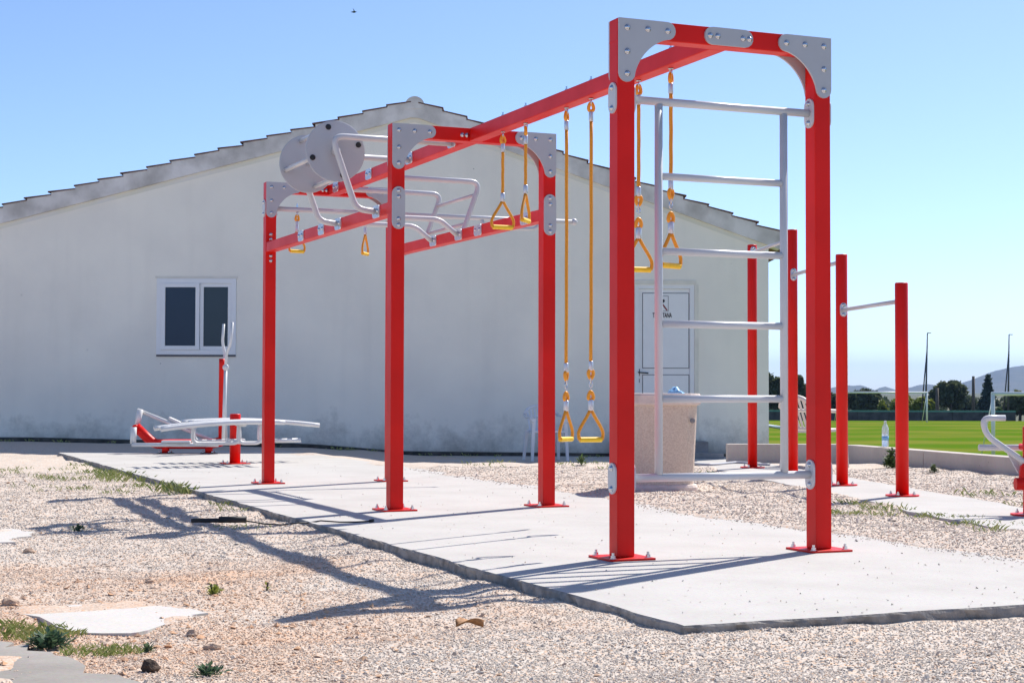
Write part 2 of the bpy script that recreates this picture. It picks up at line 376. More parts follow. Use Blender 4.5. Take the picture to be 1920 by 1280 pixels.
# ------------------------------------------------------------------ ground
WALL_PTS = [ld(4.45, 26.0, 0)[:2], (6.65, 10.31), (7.97, 9.75), (7.30, 5.59), (6.10, -1.5), (4.2, -14.0)]
YARD = [tuple(p) for p in WALL_PTS] + [(-26, -14), (-26, 34), tuple(ld(-3, 36, 0)[:2])]
def inpoly(x, y, poly):
    c = np.zeros(x.shape, bool); n = len(poly)
    for i in range(n):
        x0, y0 = poly[i]; x1, y1 = poly[i-1]
        k = ((y0 > y) != (y1 > y)) & (x < (x1-x0)*(y-y0)/(y1-y0+1e-12)+x0); c ^= k
    return c
def sstep(a, b, x):
    t = np.clip((x-a)/(b-a), 0, 1); return t*t*(3-2*t)
XB_Y = [-14, -2.3, -0.9, 0.7, 2.6, 4.5, 7.3, 9.9, 11.7, 40]; XB_X = [1.86, 1.86, 1.86, 1.92, 1.82, 2.08, 2.10, 2.20, 2.06, 2.04]
SLAB_L, SLAB_N, SLAB_F, SLAB_R = -0.82, -2.27, 15.64, 2.32
A2 = np.array([4.248, 3.423]); T2 = np.array([0.289, 0.957]); N2 = np.array([0.957, -0.289])   # strip slab under the pull-up bars
def gz(x, y):
    x = np.asarray(x, float); y = np.asarray(y, float)
    dx = x-CAM[0]; dy = y-CAM[1]; l = dx*RT[0]+dy*RT[1]; d = dx*FW[0]+dy*FW[1]
    n = (snoise(x, y, 0.7)-0.5)*0.030 + (snoise(x-5, y+2, 3.6)-0.5)*0.016 + (snoise(x+9, y+4, 2.3)-0.5)*0.030 + (snoise(x+3, y-7, 6.0)-0.5)*0.018
    xb = np.interp(y, XB_Y, XB_X)+ (snoise(x*0+2, y, 1.7)-0.5)*0.12
    side = sstep(-0.55, 0.35, x-xb)
    z = -0.047 + n + side*0.068
    # right of the slab the gravel runs level with it, dropping towards the house pavement
    t = np.interp(l, [-7.6, -3.2, -1.75, 1.5, 6], [0.045, -0.045, -0.16, -0.185, -0.19])
    wr = sstep(18.6, 23.4, d)*sstep(-3.2, -1.2, l); wlft = sstep(22.35, 23.9, d)*(1-sstep(-3.2, -1.2, l))
    z = z*(1-wr)+(t+n*0.4)*wr; z = z*(1-wlft)+(t+n*0.4)*wlft
    inside = (x > SLAB_L-0.02) & (x < xb-0.06) & (y > SLAB_N) & (y < SLAB_F+0.05)
    z = np.where(inside, np.minimum(z, -0.03), z)
    # scoured dip along the left and near edges of the slab
    q = (x-A2[0])*N2[0]+(y-A2[1])*N2[1]; s = (x-A2[0])*T2[0]+(y-A2[1])*T2[1]
    in2 = (np.abs(q) < 0.42) & (s < 6.3) & (s > -6)
    z = np.where(in2, np.minimum(z, -0.005), z)
    return z
def grid_mesh(name, x0, x1, y0, y1, st, hole=None):
    nx = int(round((x1-x0)/st))+1; ny = int(round((y1-y0)/st))+1
    X, Y = np.meshgrid(np.linspace(x0, x1, nx), np.linspace(y0, y1, ny)); Z = gz(X, Y)
    V = np.stack([X, Y, Z], -1).reshape(-1, 3)
    i = np.arange(nx*ny).reshape(ny, nx)
    F = np.stack([i[:-1, :-1], i[:-1, 1:], i[1:, 1:], i[1:, :-1]], -1).reshape(-1, 4)
    cx = V[F].mean(1); keep = inpoly(cx[:, 0], cx[:, 1], YARD)
    if hole: keep &= ~((cx[:, 0] > hole[0]) & (cx[:, 0] < hole[1]) & (cx[:, 1] > hole[2]) & (cx[:, 1] < hole[3]))
    F = F[keep]; used = np.unique(F); mp = -np.ones(len(V), int); mp[used] = np.arange(len(used))
    return V[used], mp[F]
def np_mesh(name, V, F, mat, smooth=True, attr=None):
    me = bpy.data.meshes.new(name); nv = len(V); nf = len(F); k = F.shape[1]
    me.vertices.add(nv); me.vertices.foreach_set('co', np.ascontiguousarray(V, 'f').ravel())
    me.loops.add(nf*k); me.loops.foreach_set('vertex_index', np.ascontiguousarray(F, 'i').ravel())
    me.polygons.add(nf); me.polygons.foreach_set('loop_start', np.arange(0, nf*k, k, dtype='i')); me.polygons.foreach_set('loop_total', np.full(nf, k, 'i'))
    me.polygons.foreach_set('use_smooth', np.full(nf, smooth))
    if attr is not None:
        a = me.attributes.new('tone', 'FLOAT', 'POINT'); a.data.foreach_set('value', np.ascontiguousarray(attr, 'f'))
    me.update(); me.validate()
    me.materials.append(MATS[mat]); o = bpy.data.objects.new(name, me); COL.objects.link(o); return o
V1, F1 = grid_mesh('g', -8, 9, -6, 22, 0.05)
V2, F2 = grid_mesh('g', -26, 12, -14, 36, 0.5, hole=(-8, 9, -6, 22))
tag(np_mesh('gravel_yard', np.concatenate([V1, V2]), np.concatenate([F1, F2+len(V1)]), 'gravel'), kind='structure')

# loose stones lying on the gravel (crushed limestone), nearer = denser
def stones():
    ico = np.array([(0, 0, 1), (0.9, 0, 0.1), (0, 0.9, -0.05), (-0.9, 0, 0.05), (0, -0.9, -0.1), (0, 0, -0.8)])
    fc = np.array([(0, 1, 2), (0, 2, 3), (0, 3, 4), (0, 4, 1), (5, 2, 1), (5, 3, 2), (5, 4, 3), (5, 1, 4)])
    n = 620000
    d = 4.2 + (rng.random(n)**2.3)*14.0; l = (rng.random(n)*2-1)*(0.40*d+0.5)
    x = CAM[0]+RT[0]*l+FW[0]*d; y = CAM[1]+RT[1]*l+FW[1]*d
    xb = np.interp(y, XB_Y, XB_X)
    ok = ~((x > SLAB_L+0.0) & (x < xb-0.03+rng.normal(0, 0.07, n)) & (y > SLAB_N+0.0) & (y < SLAB_F))
    q = (x-A2[0])*N2[0]+(y-A2[1])*N2[1]; s = (x-A2[0])*T2[0]+(y-A2[1])*T2[1]
    ok &= ~((np.abs(q) < 0.47) & (s < 6.2)); ok &= inpoly(x, y, YARD) & (d < 20)
    for (poly) in PATCHES: ok &= ~(inpoly(x, y, poly) & (rng.random(n) > 0.05))
    x, y, d = x[ok][:260000], y[ok][:260000], d[ok][:260000]; n = len(x)
    big = rng.random(n) < 0.012
    sz = np.where(big, rng.uniform(0.008, 0.014, n), rng.uniform(0.0030, 0.0062, n))*np.clip(d/8.0, 0.85, 1.4)
    corner = np.hypot(x+2.9, y+1.0); rust = rng.random(n) < 0.34*np.clip(1.25-corner/1.5, 0, 1); sz = np.where(rust & (rng.random(n) < 0.035), rng.uniform(0.008, 0.017, n), sz)
    # a sprinkle of pebbles kicked onto the slab
    m = 420; px = rng.uniform(SLAB_L+0.05, 1.85, m); py = SLAB_N+0.05+(rng.random(m)**1.5)*15
    x = np.concatenate([x, px]); y = np.concatenate([y, py]); sz = np.concatenate([sz, rng.uniform(0.0025, 0.007, m)]); n += m
    z = gz(x, y); onslab = (x > SLAB_L) & (x < np.interp(y, XB_Y, XB_X)) & (y > SLAB_N) & (y < SLAB_F); z = np.where(onslab, 0.002, z)
    a = rng.random(n)*6.283; ca, sa = np.cos(a), np.sin(a)
    sc = sz[:, None]*rng.uniform(0.7, 1.3, (n, 3))*np.array([1.2, 1.05, 0.50])
    P = ico[None]*sc[:, None, :] + rng.normal(0, 0.16, (n, 6, 3))*sz[:, None, None]
    X = P[..., 0]*ca[:, None]-P[..., 1]*sa[:, None]; Y = P[..., 0]*sa[:, None]+P[..., 1]*ca[:, None]
    tilt = rng.normal(0, 0.22, n)[:, None]; Z = P[..., 2]+X*tilt
    V = np.stack([X+x[:, None], Y+y[:, None], Z+z[:, None]+sz[:, None]*0.32], -1).reshape(-1, 3)
    F = (fc[None]+(np.arange(n)*6)[:, None, None]).reshape(-1, 3)
    tone = np.clip(rng.normal(0.52, 0.16, n), 0, 1); rust = np.concatenate([rust, np.zeros(m, bool)]); tone = np.where(rust, rng.uniform(0.74, 0.90, n), tone); tone = np.repeat(tone, 6)
    tag(np_mesh('loose_gravel', V, F, 'gravel_stone', False, tone), 'pale crushed limestone gravel strewn over the yard', 'gravel', kind='stuff')
def blob(pts, n=5, j=0.05):
    """jittered closed outline through control points"""
    out = []; K = len(pts)
    for i in range(K):
        a = np.array(pts[i]); b = np.array(pts[(i+1) % K])
        for k in range(n): p = a+(b-a)*k/n + rng.normal(0, j, 2); out.append((float(p[0]), float(p[1])))
    return out
PATCHES = [blob([(-3.05, -0.50), (-2.60, -0.40), (-2.34, -0.86), (-2.45, -1.05), (-2.72, -1.36), (-2.98, -1.24)], 5, 0.025),
           blob([(-2.95, 3.5), (-2.70, 3.45), (-2.58, 2.95), (-2.80, 2.50), (-3.1, 2.5)], 4, 0.03),
           blob([(-4.2, -1.2), (-3.28, -1.45), (-3.10, -1.75), (-2.98, -2.2), (-2.92, -2.7), (-3.0, -3.6), (-4.4, -3.6)], 5, 0.03)]
stones()
def flat_patch(name, poly, top, mat, thick=0.12):
    mb = MB(); mb.prism(poly, lambda u, v, w: (u, v, top-thick+w), thick); return structure(name, mb, mat)
def pz(poly): return float(np.mean(gz(np.array([p[0] for p in poly]), np.array([p[1] for p in poly]))))
flat_patch('concrete_patch', PATCHES[0], pz(PATCHES[0])+0.005, 'patch_concrete')
flat_patch('concrete_patch', PATCHES[1], pz(PATCHES[1])+0.005, 'patch_concrete')
flat_patch('pavement', PATCHES[2], pz(PATCHES[2])+0.012, 'rough_ground')

# main slab: broken rough edge on the camera side
def slab():
    top = []; n = 150
    def edge(p, q, n, j):
        p = np.array(p); q = np.array(q); nn = np.array([-(q-p)[1], (q-p)[0]]); nn = nn/np.linalg.norm(nn); o = []
        for k in range(n):
            t = k/n; w = (snoise(np.array([t*np.linalg.norm(q-p)*3.0+p[0]*7]), np.array([p[1]+0.5]), 1.0)[0]-0.5)*2*j + rng.normal(0, j*0.16)
            o.append(p+(q-p)*t+nn*w)
        return o
    top += edge((SLAB_L, SLAB_F), (SLAB_L-0.06, SLAB_N), 220, 0.013)
    top += edge((SLAB_L-0.06, SLAB_N), (SLAB_R, SLAB_N+0.05), 60, 0.011)
    top += edge((SLAB_R, SLAB_N+0.05), (SLAB_R, SLAB_F), 40, 0.02)
    top += edge((SLAB_R, SLAB_F), (SLAB_L, SLAB_F), 40, 0.02)
    K = len(top); c = np.array([0.9, 6.5])
    inn = []
    for i, p in enumerate(top):
        a = np.array(top[i-1]); b = np.array(top[(i+1) % K]); t = b-a; nn = np.array([-t[1], t[0]]); nn /= np.linalg.norm(nn)+1e-9
        inn.append(p+nn*(0.004+abs(rng.normal(0, 0.003))))
    mb = MB()
    vs = [(p[0], p[1], 0.0) for p in inn] + [(p[0], p[1], -0.009+rng.normal(0, 0.003)) for p in top] + \
         [(p[0]+rng.normal(0, 0.008), p[1]+rng.normal(0, 0.008), -0.05) for p in top] + [(p[0], p[1], -0.14) for p in top]
    mb.add(vs, [tuple(range(K))])
    mb2 = MB(); fs = []
    for r in range(3):
        for i in range(K): fs.append((r*K+i, (r+1)*K+i, (r+1)*K+(i+1) % K, r*K+(i+1) % K))
    mb.v = mb.v[:K]
    o = structure('concrete_slab', mb, 'slab_concrete')
    if o.data.polygons[0].normal.z < 0: o.data.flip_normals()
    mb2.add(vs, fs); e = mb2.build('slab_edge', 'slab_edge'); e.parent = o
slab()
# strip slab under the pull-up bars
def strip():
    pts = []
    for s in np.linspace(6.25, -6.0, 46): pts.append(A2+T2*s+N2*(-0.48+rng.normal(0, 0.018)))
    for s in np.linspace(-6.0, 6.25, 46): pts.append(A2+T2*s+N2*(0.45+rng.normal(0, 0.018)))
    flat_patch('concrete_strip', [tuple(p) for p in pts], 0.022, 'slab_concrete', 0.15)
strip()
# pavement in front of the house with a thin pale kerb
mb = MB()
a, b_ = ld(-1.87, 24.1, 0), ld(4.2, 23.6, 0); a2, b2 = ld(-1.87, 26.1, 0), ld(4.2, 26.1, 0)
mb.prism([tuple(a[:2]), tuple(b_[:2]), tuple(b2[:2]), tuple(a2[:2])], lambda u, v, w: (u, v, -0.36+w), 0.195); structure('house_pavement', mb, 'slab_concrete')

# the pitch, far ground, hills
mb = MB(); c = CAM
pa = [ld(-60, 22, 0), ld(90, -40, 0), ld(140, 142, 0), ld(-60, 142, 0)]
mb.prism([tuple(p[:2]) for p in pa], lambda u, v, w: (u, v, -1.95+w), 0.30); structure('football_pitch', mb, 'lawn')
mb = MB(); R = 14000; K = 48
mb.add([(CAM[0]+R*math.cos(2*math.pi*k/K), CAM[1]+R*math.sin(2*math.pi*k/K), -1.9) for k in range(K)], [tuple(range(K))]); structure('terrain', mb, 'terrain_scrub')
def hills():
    prof = [(1100, 731), (1300, 727), (1440, 724), (1500, 726), (1545, 733), (1560, 727), (1590, 722), (1615, 722.5), (1632, 728), (1641, 731), (1650, 726), (1660, 724), (1672, 728), (1682, 731.5),
            (1700, 728), (1722, 722), (1740, 720), (1760, 722), (1785, 722), (1805, 717), (1825, 711), (1850, 701), (1870, 694), (1890, 689), (1915, 685), (1960, 680), (2060, 690), (2200, 700), (2500, 716)]
    xs = np.arange(1100, 2500, 4.0); ys = np.interp(xs, [p[0] for p in prof], [p[1] for p in prof])
    ys = ys + (snoise(xs, xs*0, 0.09)-0.5)*1.3
    rows = []
    D0 = 5200.0
    for k, (dd, f) in enumerate([(3900, 0.0), (4300, 0.22), (4650, 0.50), (4950, 0.80), (D0, 1.0), (5700, 0.7), (6500, 0.0)]):
        row = []
        for i, (x, y) in enumerate(zip(xs, ys)):
            top = at(x, y, D0); p = CAM + (top-CAM)*(dd/D0)
            hgt = (top[2]+2)*f*(1 + (0 if f in (0.0, 1.0) else 0.28*(snoise(np.array([x*0.05+k*3]), np.array([k*1.7]), 1.0)[0]-0.5)))
            row.append((p[0], p[1], -2.5+hgt+(0.5 if f > 0 else 0)))
        rows.append(row)
    n = len(xs); V = np.array(rows).reshape(-1, 3); i = np.arange(len(rows)*n).reshape(len(rows), n)
    F = np.stack([i[:-1, :-1], i[:-1, 1:], i[1:, 1:], i[1:, :-1]], -1).reshape(-1, 4)
    tag(np_mesh('hills', V, F, 'hill_scrub'), kind='structure')
hills()

# ------------------------------------------------------------------ house
def house():
    D0 = 26.0; KS = 26.0/24.3
    T = Thing('house', ld(-1.45*KS, D0, -0.25), 'white rendered single storey house with low gable, window and door', 'house')
    lw, rw = -11.5, 3.80; apx, apz = -1.452, 5.184
    zl = lambda l: apz-0.262*(apx-l) if l < apx else apz-0.362*(l-apx)      # top of the verge
    th = 0.25
    # openings: window and door
    wx0, wx1, wz0, wz1 = -5.267, -4.085, 1.385, 2.515; dx0, dx1, dz0, dz1 = 1.816, 2.700, 0.149, 2.445
    def f(l, z, d): return ld(l*KS, D0+d, CAM[2]+(z-CAM[2])*KS)
    mb = MB()
    def quad(l0, l1, z0a, z1a, z0b=None, z1b=None):
        z0b = z0a if z0b is None else z0b; z1b = z1a if z1b is None else z1b
        mb.add([f(l0, z0a, 0), f(l1, z0b, 0), f(l1, z1b, 0), f(l0, z1a, 0)], [(0, 1, 2, 3)])
    zt = lambda l: zl(l)-th
    B = -0.45
    quad(lw, wx0, B, zt(lw), B, zt(wx0)); quad(wx0, wx1, B, wz0); quad(wx0, wx1, wz1, zt(wx0), wz1, zt(wx1)); quad(wx1, apx, B, zt(wx1), B, zt(apx))
    quad(apx, dx0, B, zt(apx), B, zt(dx0)); quad(dx0, dx1, B, dz0); quad(dx0, dx1, dz1, zt(dx0), dz1, zt(dx1)); quad(dx1, rw, B, zt(dx1), B, zt(rw))
    # reveals
    for (a0, a1, b0, b1) in ((wx0, wx1, wz0, wz1), (dx0, dx1, dz0, dz1)):
        q = [(a0, b0), (a1, b0), (a1, b1), (a0, b1)]
        for i in range(4):
            (u0, v0), (u1, v1) = q[i], q[(i+1) % 4]
            mb.add([f(u0, v0, 0), f(u1, v1, 0), f(u1, v1, 0.22), f(u0, v0, 0.22)], [(0, 1, 2, 3)])
    DB = 10.0
    mb.add([f(rw, B, 0), f(rw, B, DB), f(rw, zt(rw), DB), f(rw, zt(rw), 0)], [(0, 1, 2, 3)])
    mb.add([f(lw, B, 0), f(lw, B, DB), f(lw, zt(lw), DB), f(lw, zt(lw), 0)], [(0, 1, 2, 3)])
    mb.add([f(lw, B, DB), f(rw, B, DB), f(rw, zt(rw), DB), f(apx, zt(apx), DB), f(lw, zt(lw), DB)], [(0, 1, 2, 3, 4)])
    me_wall = T.part('wall', mb, 'stucco')
    mb = MB(); ls = np.linspace(lw, rw, 40)
    def gb(l): return float(np.interp(l*KS, [-7.6, -3.2, -1.75, 1.5, 6], [0.045, -0.045, -0.16, -0.185, -0.19]))
    for a_, b_ in zip(ls[:-1], ls[1:]):
        pa_, pb_ = ld(a_*KS, D0-0.035, 0), ld(b_*KS, D0-0.035, 0); pc_, pd_ = ld(b_*KS, D0-0.002, 0), ld(a_*KS, D0-0.002, 0)
        za_, zb_ = gb(a_)+0.055, gb(b_)+0.055
        mb.add([(pa_[0], pa_[1], za_-0.3), (pb_[0], pb_[1], zb_-0.3), (pb_[0], pb_[1], zb_), (pa_[0], pa_[1], za_), (pd_[0], pd_[1], za_+0.012), (pc_[0], pc_[1], zb_+0.012)], [(0, 1, 2, 3), (3, 2, 5, 4)])
    T.part('shadow_gap_plinth', mb, 'shadow_gap_dirt')  # low dirty band at the wall foot, coloured dark to read as shadow gap
    # faded yellowish paint band under the verge
    mb = MB()
    for (l0, l1) in ((lw, apx), (apx, rw)):
        mb.add([f(l0, zt(l0)-0.085, -0.003), f(l1, zt(l1)-0.085, -0.003), f(l1, zt(l1), -0.003), f(l0, zt(l0), -0.003)], [(0, 1, 2, 3)])
    T.part('paint_band', mb, 'paint_band')
    # roof planes behind the verge
    for (l0, l1) in ((lw-0.35, apx), (apx, rw+0.30)):
        mb = MB()
        mb.add([f(l0, zl(l0)-0.10, 0.25), f(l1, zl(l1)-0.10, 0.25), f(l1, zl(l1)-0.10, DB+0.2), f(l0, zl(l0)-0.10, DB+0.2),
                f(l0, zl(l0)-0.25, 0.25), f(l1, zl(l1)-0.25, 0.25), f(l1, zl(l1)-0.25, DB+0.2), f(l0, zl(l0)-0.25, DB+0.2)],
               [(0, 1, 2, 3), (7, 6, 5, 4), (0, 4, 5, 1), (1, 5, 6, 2), (2, 6, 7, 3), (3, 7, 4, 0)])
        T.part('roof', mb, 'tile_clay')
    # verge: a mortar block and a clay tile for each course, stepping up the slope
    def courses(l_start, l_end, sgn):
        L = abs(l_end-l_start); n = int(round(L/0.355)); st = L/n; sl = 0.262 if sgn > 0 else 0.362
        for k in range(n):
            a = l_start+sgn*st*k; b = a+sgn*(st-0.004)
            za = zl(a); zb = zl(b)
            drop = 0.036+random.uniform(-0.012, 0.012)
            ta, tb = za+0.018, zb+0.018-drop                   # lower end stands proud of the course below
            jit = random.uniform(-0.012, 0.012)
            mb = MB(); y0 = -0.07+jit*0.25; y1 = 0.25
            q = [(a, za-th-0.012), (a+sgn*st, zl(a+sgn*st)-th-0.012), (a+sgn*st, tb-0.016), (a, ta-0.016)]
            vs = [f(u, v, y0) for u, v in q]+[f(u, v, y1) for u, v in q]
            mb.add(vs, [(0, 1, 2, 3), (7, 6, 5, 4), (0, 4, 5, 1), (1, 5, 6, 2), (2, 6, 7, 3), (3, 7, 4, 0)])
            blk = T.part('verge_block', mb, 'verge_mortar')
            mb = MB(); ex = random.choice((0.0, 0.0, 0.01, 0.03))
            q = [(a-sgn*(0.018+ex), ta-0.016), (b, tb-0.016), (b, tb), (a-sgn*(0.018+ex), ta+0.004)]
            vs = [f(u, v, y0-0.012) for u, v in q]+[f(u, v, y1+0.3) for u, v in q]
            mb.add(vs, [(0, 1, 2, 3), (7, 6, 5, 4), (0, 4, 5, 1), (1, 5, 6, 2), (2, 6, 7, 3), (3, 7, 4, 0)])
            T.part('roof_tile', mb, 'tile_clay')
    courses(lw-0.3, apx-0.05, +1); courses(rw+0.16, apx+0.05, -1)
    mb = MB(); mb.prism([(apx-0.06, zt(apx-0.06)-0.012), (apx+0.06, zt(apx+0.06)-0.012), (apx+0.06, apz), (apx-0.06, apz)], lambda u, v, w: f(u, v, -0.066+w), 0.3); T.part('verge_block', mb, 'verge_mortar')
    mb = MB(); pr = [(0.145*math.cos(a), 0.145*math.sin(a)) for a in np.linspace(-0.35, math.pi+0.35, 17)]
    mb.prism(pr, lambda u, v, w: f(apx+u, apz-0.10+v*0.95, -0.078+w), 3.0)
    T.part('ridge_tile', mb, 'verge_mortar')
    # window
    def bar(mb, l0, l1, z0, z1, d0, d1):
        p = [(l0, z0), (l1, z0), (l1, z1), (l0, z1)]; vs = [f(u, v, d0) for u, v in p]+[f(u, v, d1) for u, v in p]
        mb.add(vs, [(0, 1, 2, 3), (7, 6, 5, 4), (0, 4, 5, 1), (1, 5, 6, 2), (2, 6, 7, 3), (3, 7, 4, 0)])
    def ring(mb, l0, l1, z0, z1, w, d0, d1):
        bar(mb, l0, l0+w, z0, z1, d0, d1); bar(mb, l1-w, l1, z0, z1, d0, d1); bar(mb, l0+w, l1-w, z0, z0+w, d0+0.001, d1-0.001); bar(mb, l0+w, l1-w, z1-w, z1, d0+0.001, d1-0.001)
    mb = MB(); ring(mb, wx0+0.002, wx1-0.002, wz0+0.002, wz1-0.002, 0.070, -0.012, 0.06); win = T.part('window', mb, 'pvc_white')
    mid = (wx0+wx1)/2+0.02
    mb = MB(); ring(mb, wx0+0.074, mid+0.028, wz0+0.074, wz1-0.074, 0.058, -0.030, 0.03); T.part('sash', mb, 'pvc_white', win)
    mb = MB(); ring(mb, mid+0.032, wx1-0.074, wz0+0.074, wz1-0.074, 0.052, 0.004, 0.05); T.part('sash', mb, 'pvc_white', win)
    mb = MB(); bar(mb, wx0+0.13, mid-0.028, wz0+0.13, wz1-0.13, -0.008, 0.012); T.part('pane', mb, 'pane_blue', win)
    mb = MB(); bar(mb, mid+0.082, wx1-0.124, wz0+0.124, wz1-0.124, 0.022, 0.04); T.part('pane', mb, 'pane_grey', win)
    mb = MB(); bar(mb, wx0+0.005, wx1-0.005, wz0-0.028, wz0-0.002, -0.022, 0.05); T.part('window_sill', mb, 'line_dark', win)
    mb = MB(); bar(mb, wx0-0.02, wx1+0.02, wz1+0.001, wz1+0.035, -0.008, 0.03); T.part('lintel_trim', mb, 'frame_cream', win)
    # door
    mb = MB(); bar(mb, dx0-0.03, dx1+0.03, dz1-0.002, dz1+0.06, -0.014, 0.05); bar(mb, dx1+0.001, dx1+0.06, dz0, dz1-0.003, -0.012, 0.05); bar(mb, dx0-0.06, dx0-0.001, dz0, dz1-0.003, -0.012, 0.05)
    T.part('door_surround', mb, 'frame_cream')
    mb = MB(); ring(mb, dx0+0.002, dx1-0.002, dz0+0.002, dz1-0.002, 0.062, 0.0, 0.07); door = T.part('door', mb, 'pvc_white')
    mb = MB(); bar(mb, dx0+0.066, dx1-0.066, dz0+0.066, dz1-0.066, 0.028, 0.06); T.part('door_leaf', mb, 'pvc_white', door)
    lx0, lx1 = dx0+0.075, dx1-0.135+0.04
    for (z0, z1) in ((1.20, 2.32), (0.28, 1.11)):
        mb = MB(); ring(mb, lx0+0.04, lx1+0.02, z0, z1, 0.009, 0.0225, 0.03); T.part('bead', mb, 'line_dark', door)
        mb = MB(); bar(mb, lx0+0.05, lx1+0.01, z0+0.010, z1-0.010, 0.019, 0.03); T.part('panel', mb, 'pvc_white', door)
    hx = dx0+0.085
    mb = MB(); bar(mb, hx-0.045, hx-0.010, 1.09, 1.19, 0.008, 0.030); mb.tube(fillet([f(hx-0.03, 1.14, 0.02), f(hx-0.03, 1.14, -0.03), f(hx+0.115, 1.13, -0.032)], 0.02), 0.010, 8); bar(mb, hx-0.045, hx-0.012, 0.99, 1.045, 0.008, 0.030)
    T.part('door_handle', mb, 'black_paint', door)
    # sign on the door: framed pictogram of a tool, lettering below
    sx = 2.218
    mb = MB(); ring(mb, sx-0.10, sx+0.10, 2.045, 2.275, 0.006, 0.015, 0.0188); sg = T.part('sign', mb, 'line_dark', door)
    mb = MB(); mb.prism([(sx+0.005, 2.155), (sx+0.05, 2.195), (sx+0.035, 2.225), (sx-0.005, 2.21), (sx-0.02, 2.17)], lambda u, v, w: f(u, v, 0.0175-w), 0.003); T.part('pictogram', mb, 'black_paint', door)
    mb = MB(); mb.prism([(sx+0.0, 2.15), (sx+0.018, 2.16), (sx+0.088, 2.065), (sx+0.070, 2.055)], lambda u, v, w: f(u, v, 0.0178-w), 0.002); T.part('pictogram', mb, 'sign_red', door)
    Mw = Matrix(((RT[0], 0, FW[0], 0), (RT[1], 0, FW[1], 0), (0, 1, 0, 0), (0, 0, 0, 1)))      # text plane: x right, y up
    for word, dx in (('T', -0.135), ('TANA', 0.012)):
        cu = bpy.data.curves.new('lettering', 'FONT'); cu.body = word; cu.size = 0.095; cu.extrude = 0.0012; cu.offset = 0.0025; cu.space_character = 0.95
        tmp = bpy.data.objects.new('tmp', cu); COL.objects.link(tmp)
        dg = bpy.context.evaluated_depsgraph_get(); me = bpy.data.meshes.new_from_object(tmp.evaluated_get(dg)); bpy.data.objects.remove(tmp)
        me.name = 'lettering'; me.materials.clear(); me.materials.append(MATS['black_paint'])
        p = f(sx+dx, 1.955, 0.0165)
        M = Matrix.Translation(Vector(p)) @ Mw @ Matrix.Diagonal((0.58, 1.08, 1.0, 1.0)) @ Matrix.Shear('XZ', 4, (0.0, 0.0))
        T.copy_part('lettering', me, M, door)
    # two steps up to the door
    for (l0, l1, z1, d0) in ((1.55, 2.85, 0.13, -0.50), (1.55, 3.02, -0.02, -0.95)):
        mb = MB(); bar(mb, l0, l1, -0.32, z1, d0, -0.002 if z1 > 0 else -0.502); T.part('step', mb, 'step_concrete')
house()

# low concrete wall that closes the yard towards the pitch
def low_wall():
    pts = [np.array(p) for p in WALL_PTS]; h = 0.205; t = 0.11
    T = Thing('low_wall', (7.97, 9.75, -0.1), 'low weathered concrete wall between the gravel yard and the pitch', 'wall')
    for i in range(1, len(pts)-1):
        a, b = pts[i], pts[i+1]; L = np.linalg.norm(b-a); u = (b-a)/L; n = np.array([-u[1], u[0]])     # n points to the pitch side
        if i == 0: n = n
        seg = max(1, int(round(L/1.9)))
        for k in range(seg):
            p = a+u*(L*k/seg + (0.006 if k else 0)); q = a+u*(L*(k+1)/seg - 0.006)
            jz = random.uniform(-0.006, 0.006); g = float(gz(*((p+q)/2)))
            mb = MB(); w = [p, q, q+n*t*2, p+n*t*2]
            mb.prism([tuple(x) for x in w], lambda u_, v_, w_: (u_, v_, -2.0+w_), 2.0+h+jz)
            T.part('wall_panel', mb, 'wall_concrete')
low_wall()

# ------------------------------------------------------------------ the climbing rig
H, W, DY, HP = 2.8, 1.2, 3.6567, 0.05
rig = Thing('climbing_rig', (0.6, 3.65, 0), 'big red and grey outdoor climbing rig of three portal frames joined by beams', 'climbing frame')
bolt_mb = MB(); bolt_mb.lathe([(0.019, 0), (0.019, 0.003), (0.0145, 0.0035), (0.014, 0.007), (0.010, 0.012), (0.004, 0.0145)], n=12)
bolt_o = bolt_mb.build('bolt', 'steel'); BOLT = bolt_o.data; BOLT.transform(Matrix.Scale(0.86, 4)); bpy.data.objects.remove(bolt_o)
def bolt(T, p, nrm, under=None): return T.copy_part('bolt', BOLT, Matrix.Translation(Vector(p)) @ rot_to(nrm), under)
def arcpts(cx, cy, r, a0, a1, n): return [(cx+r*math.cos(a), cy+r*math.sin(a)) for a in np.linspace(a0, a1, n)]
PL = [(0.002, 0.002), (0.287, 0.002)] + arcpts(0.287, 0.049, 0.047, -math.pi/2, math.pi/2, 9)[1:]
_a0 = math.atan2(0.0949-0.36, 0.287-0.36); _a1 = math.atan2(0.287-0.36, 0.0949-0.36)
PL += arcpts(0.36, 0.36, 0.275, _a0, _a1-2*math.pi if _a1 > _a0 else _a1, 18)[1:-1] if False else [(0.36+0.275*math.cos(a), 0.36+0.275*math.sin(a)) for a in np.linspace(_a0 % (2*math.pi), _a1 % (2*math.pi), 18)][1:-1]
PL += arcpts(0.049, 0.287, 0.047, 0, math.pi, 9)[:-1] + [(0.002, 0.287)]
def stadium(w, h, n=8):
    r = min(w, h)/2
    if h >= w: return arcpts(0, h/2-r, r, 0, math.pi, n)+arcpts(0, -h/2+r, r, math.pi, 2*math.pi, n)
    return arcpts(w/2-r, 0, r, -math.pi/2, math.pi/2, n)+arcpts(-w/2+r, 0, r, math.pi/2, 3*math.pi/2, n)
def rrect(w, h, r, n=5):
    o = []
    for cx, cy, a in ((w/2-r, h/2-r, 0), (-w/2+r, h/2-r, 1), (-w/2+r, -h/2+r, 2), (w/2-r, -h/2+r, 3)): o += arcpts(cx, cy, r, a*math.pi/2, (a+1)*math.pi/2, n)
    return o
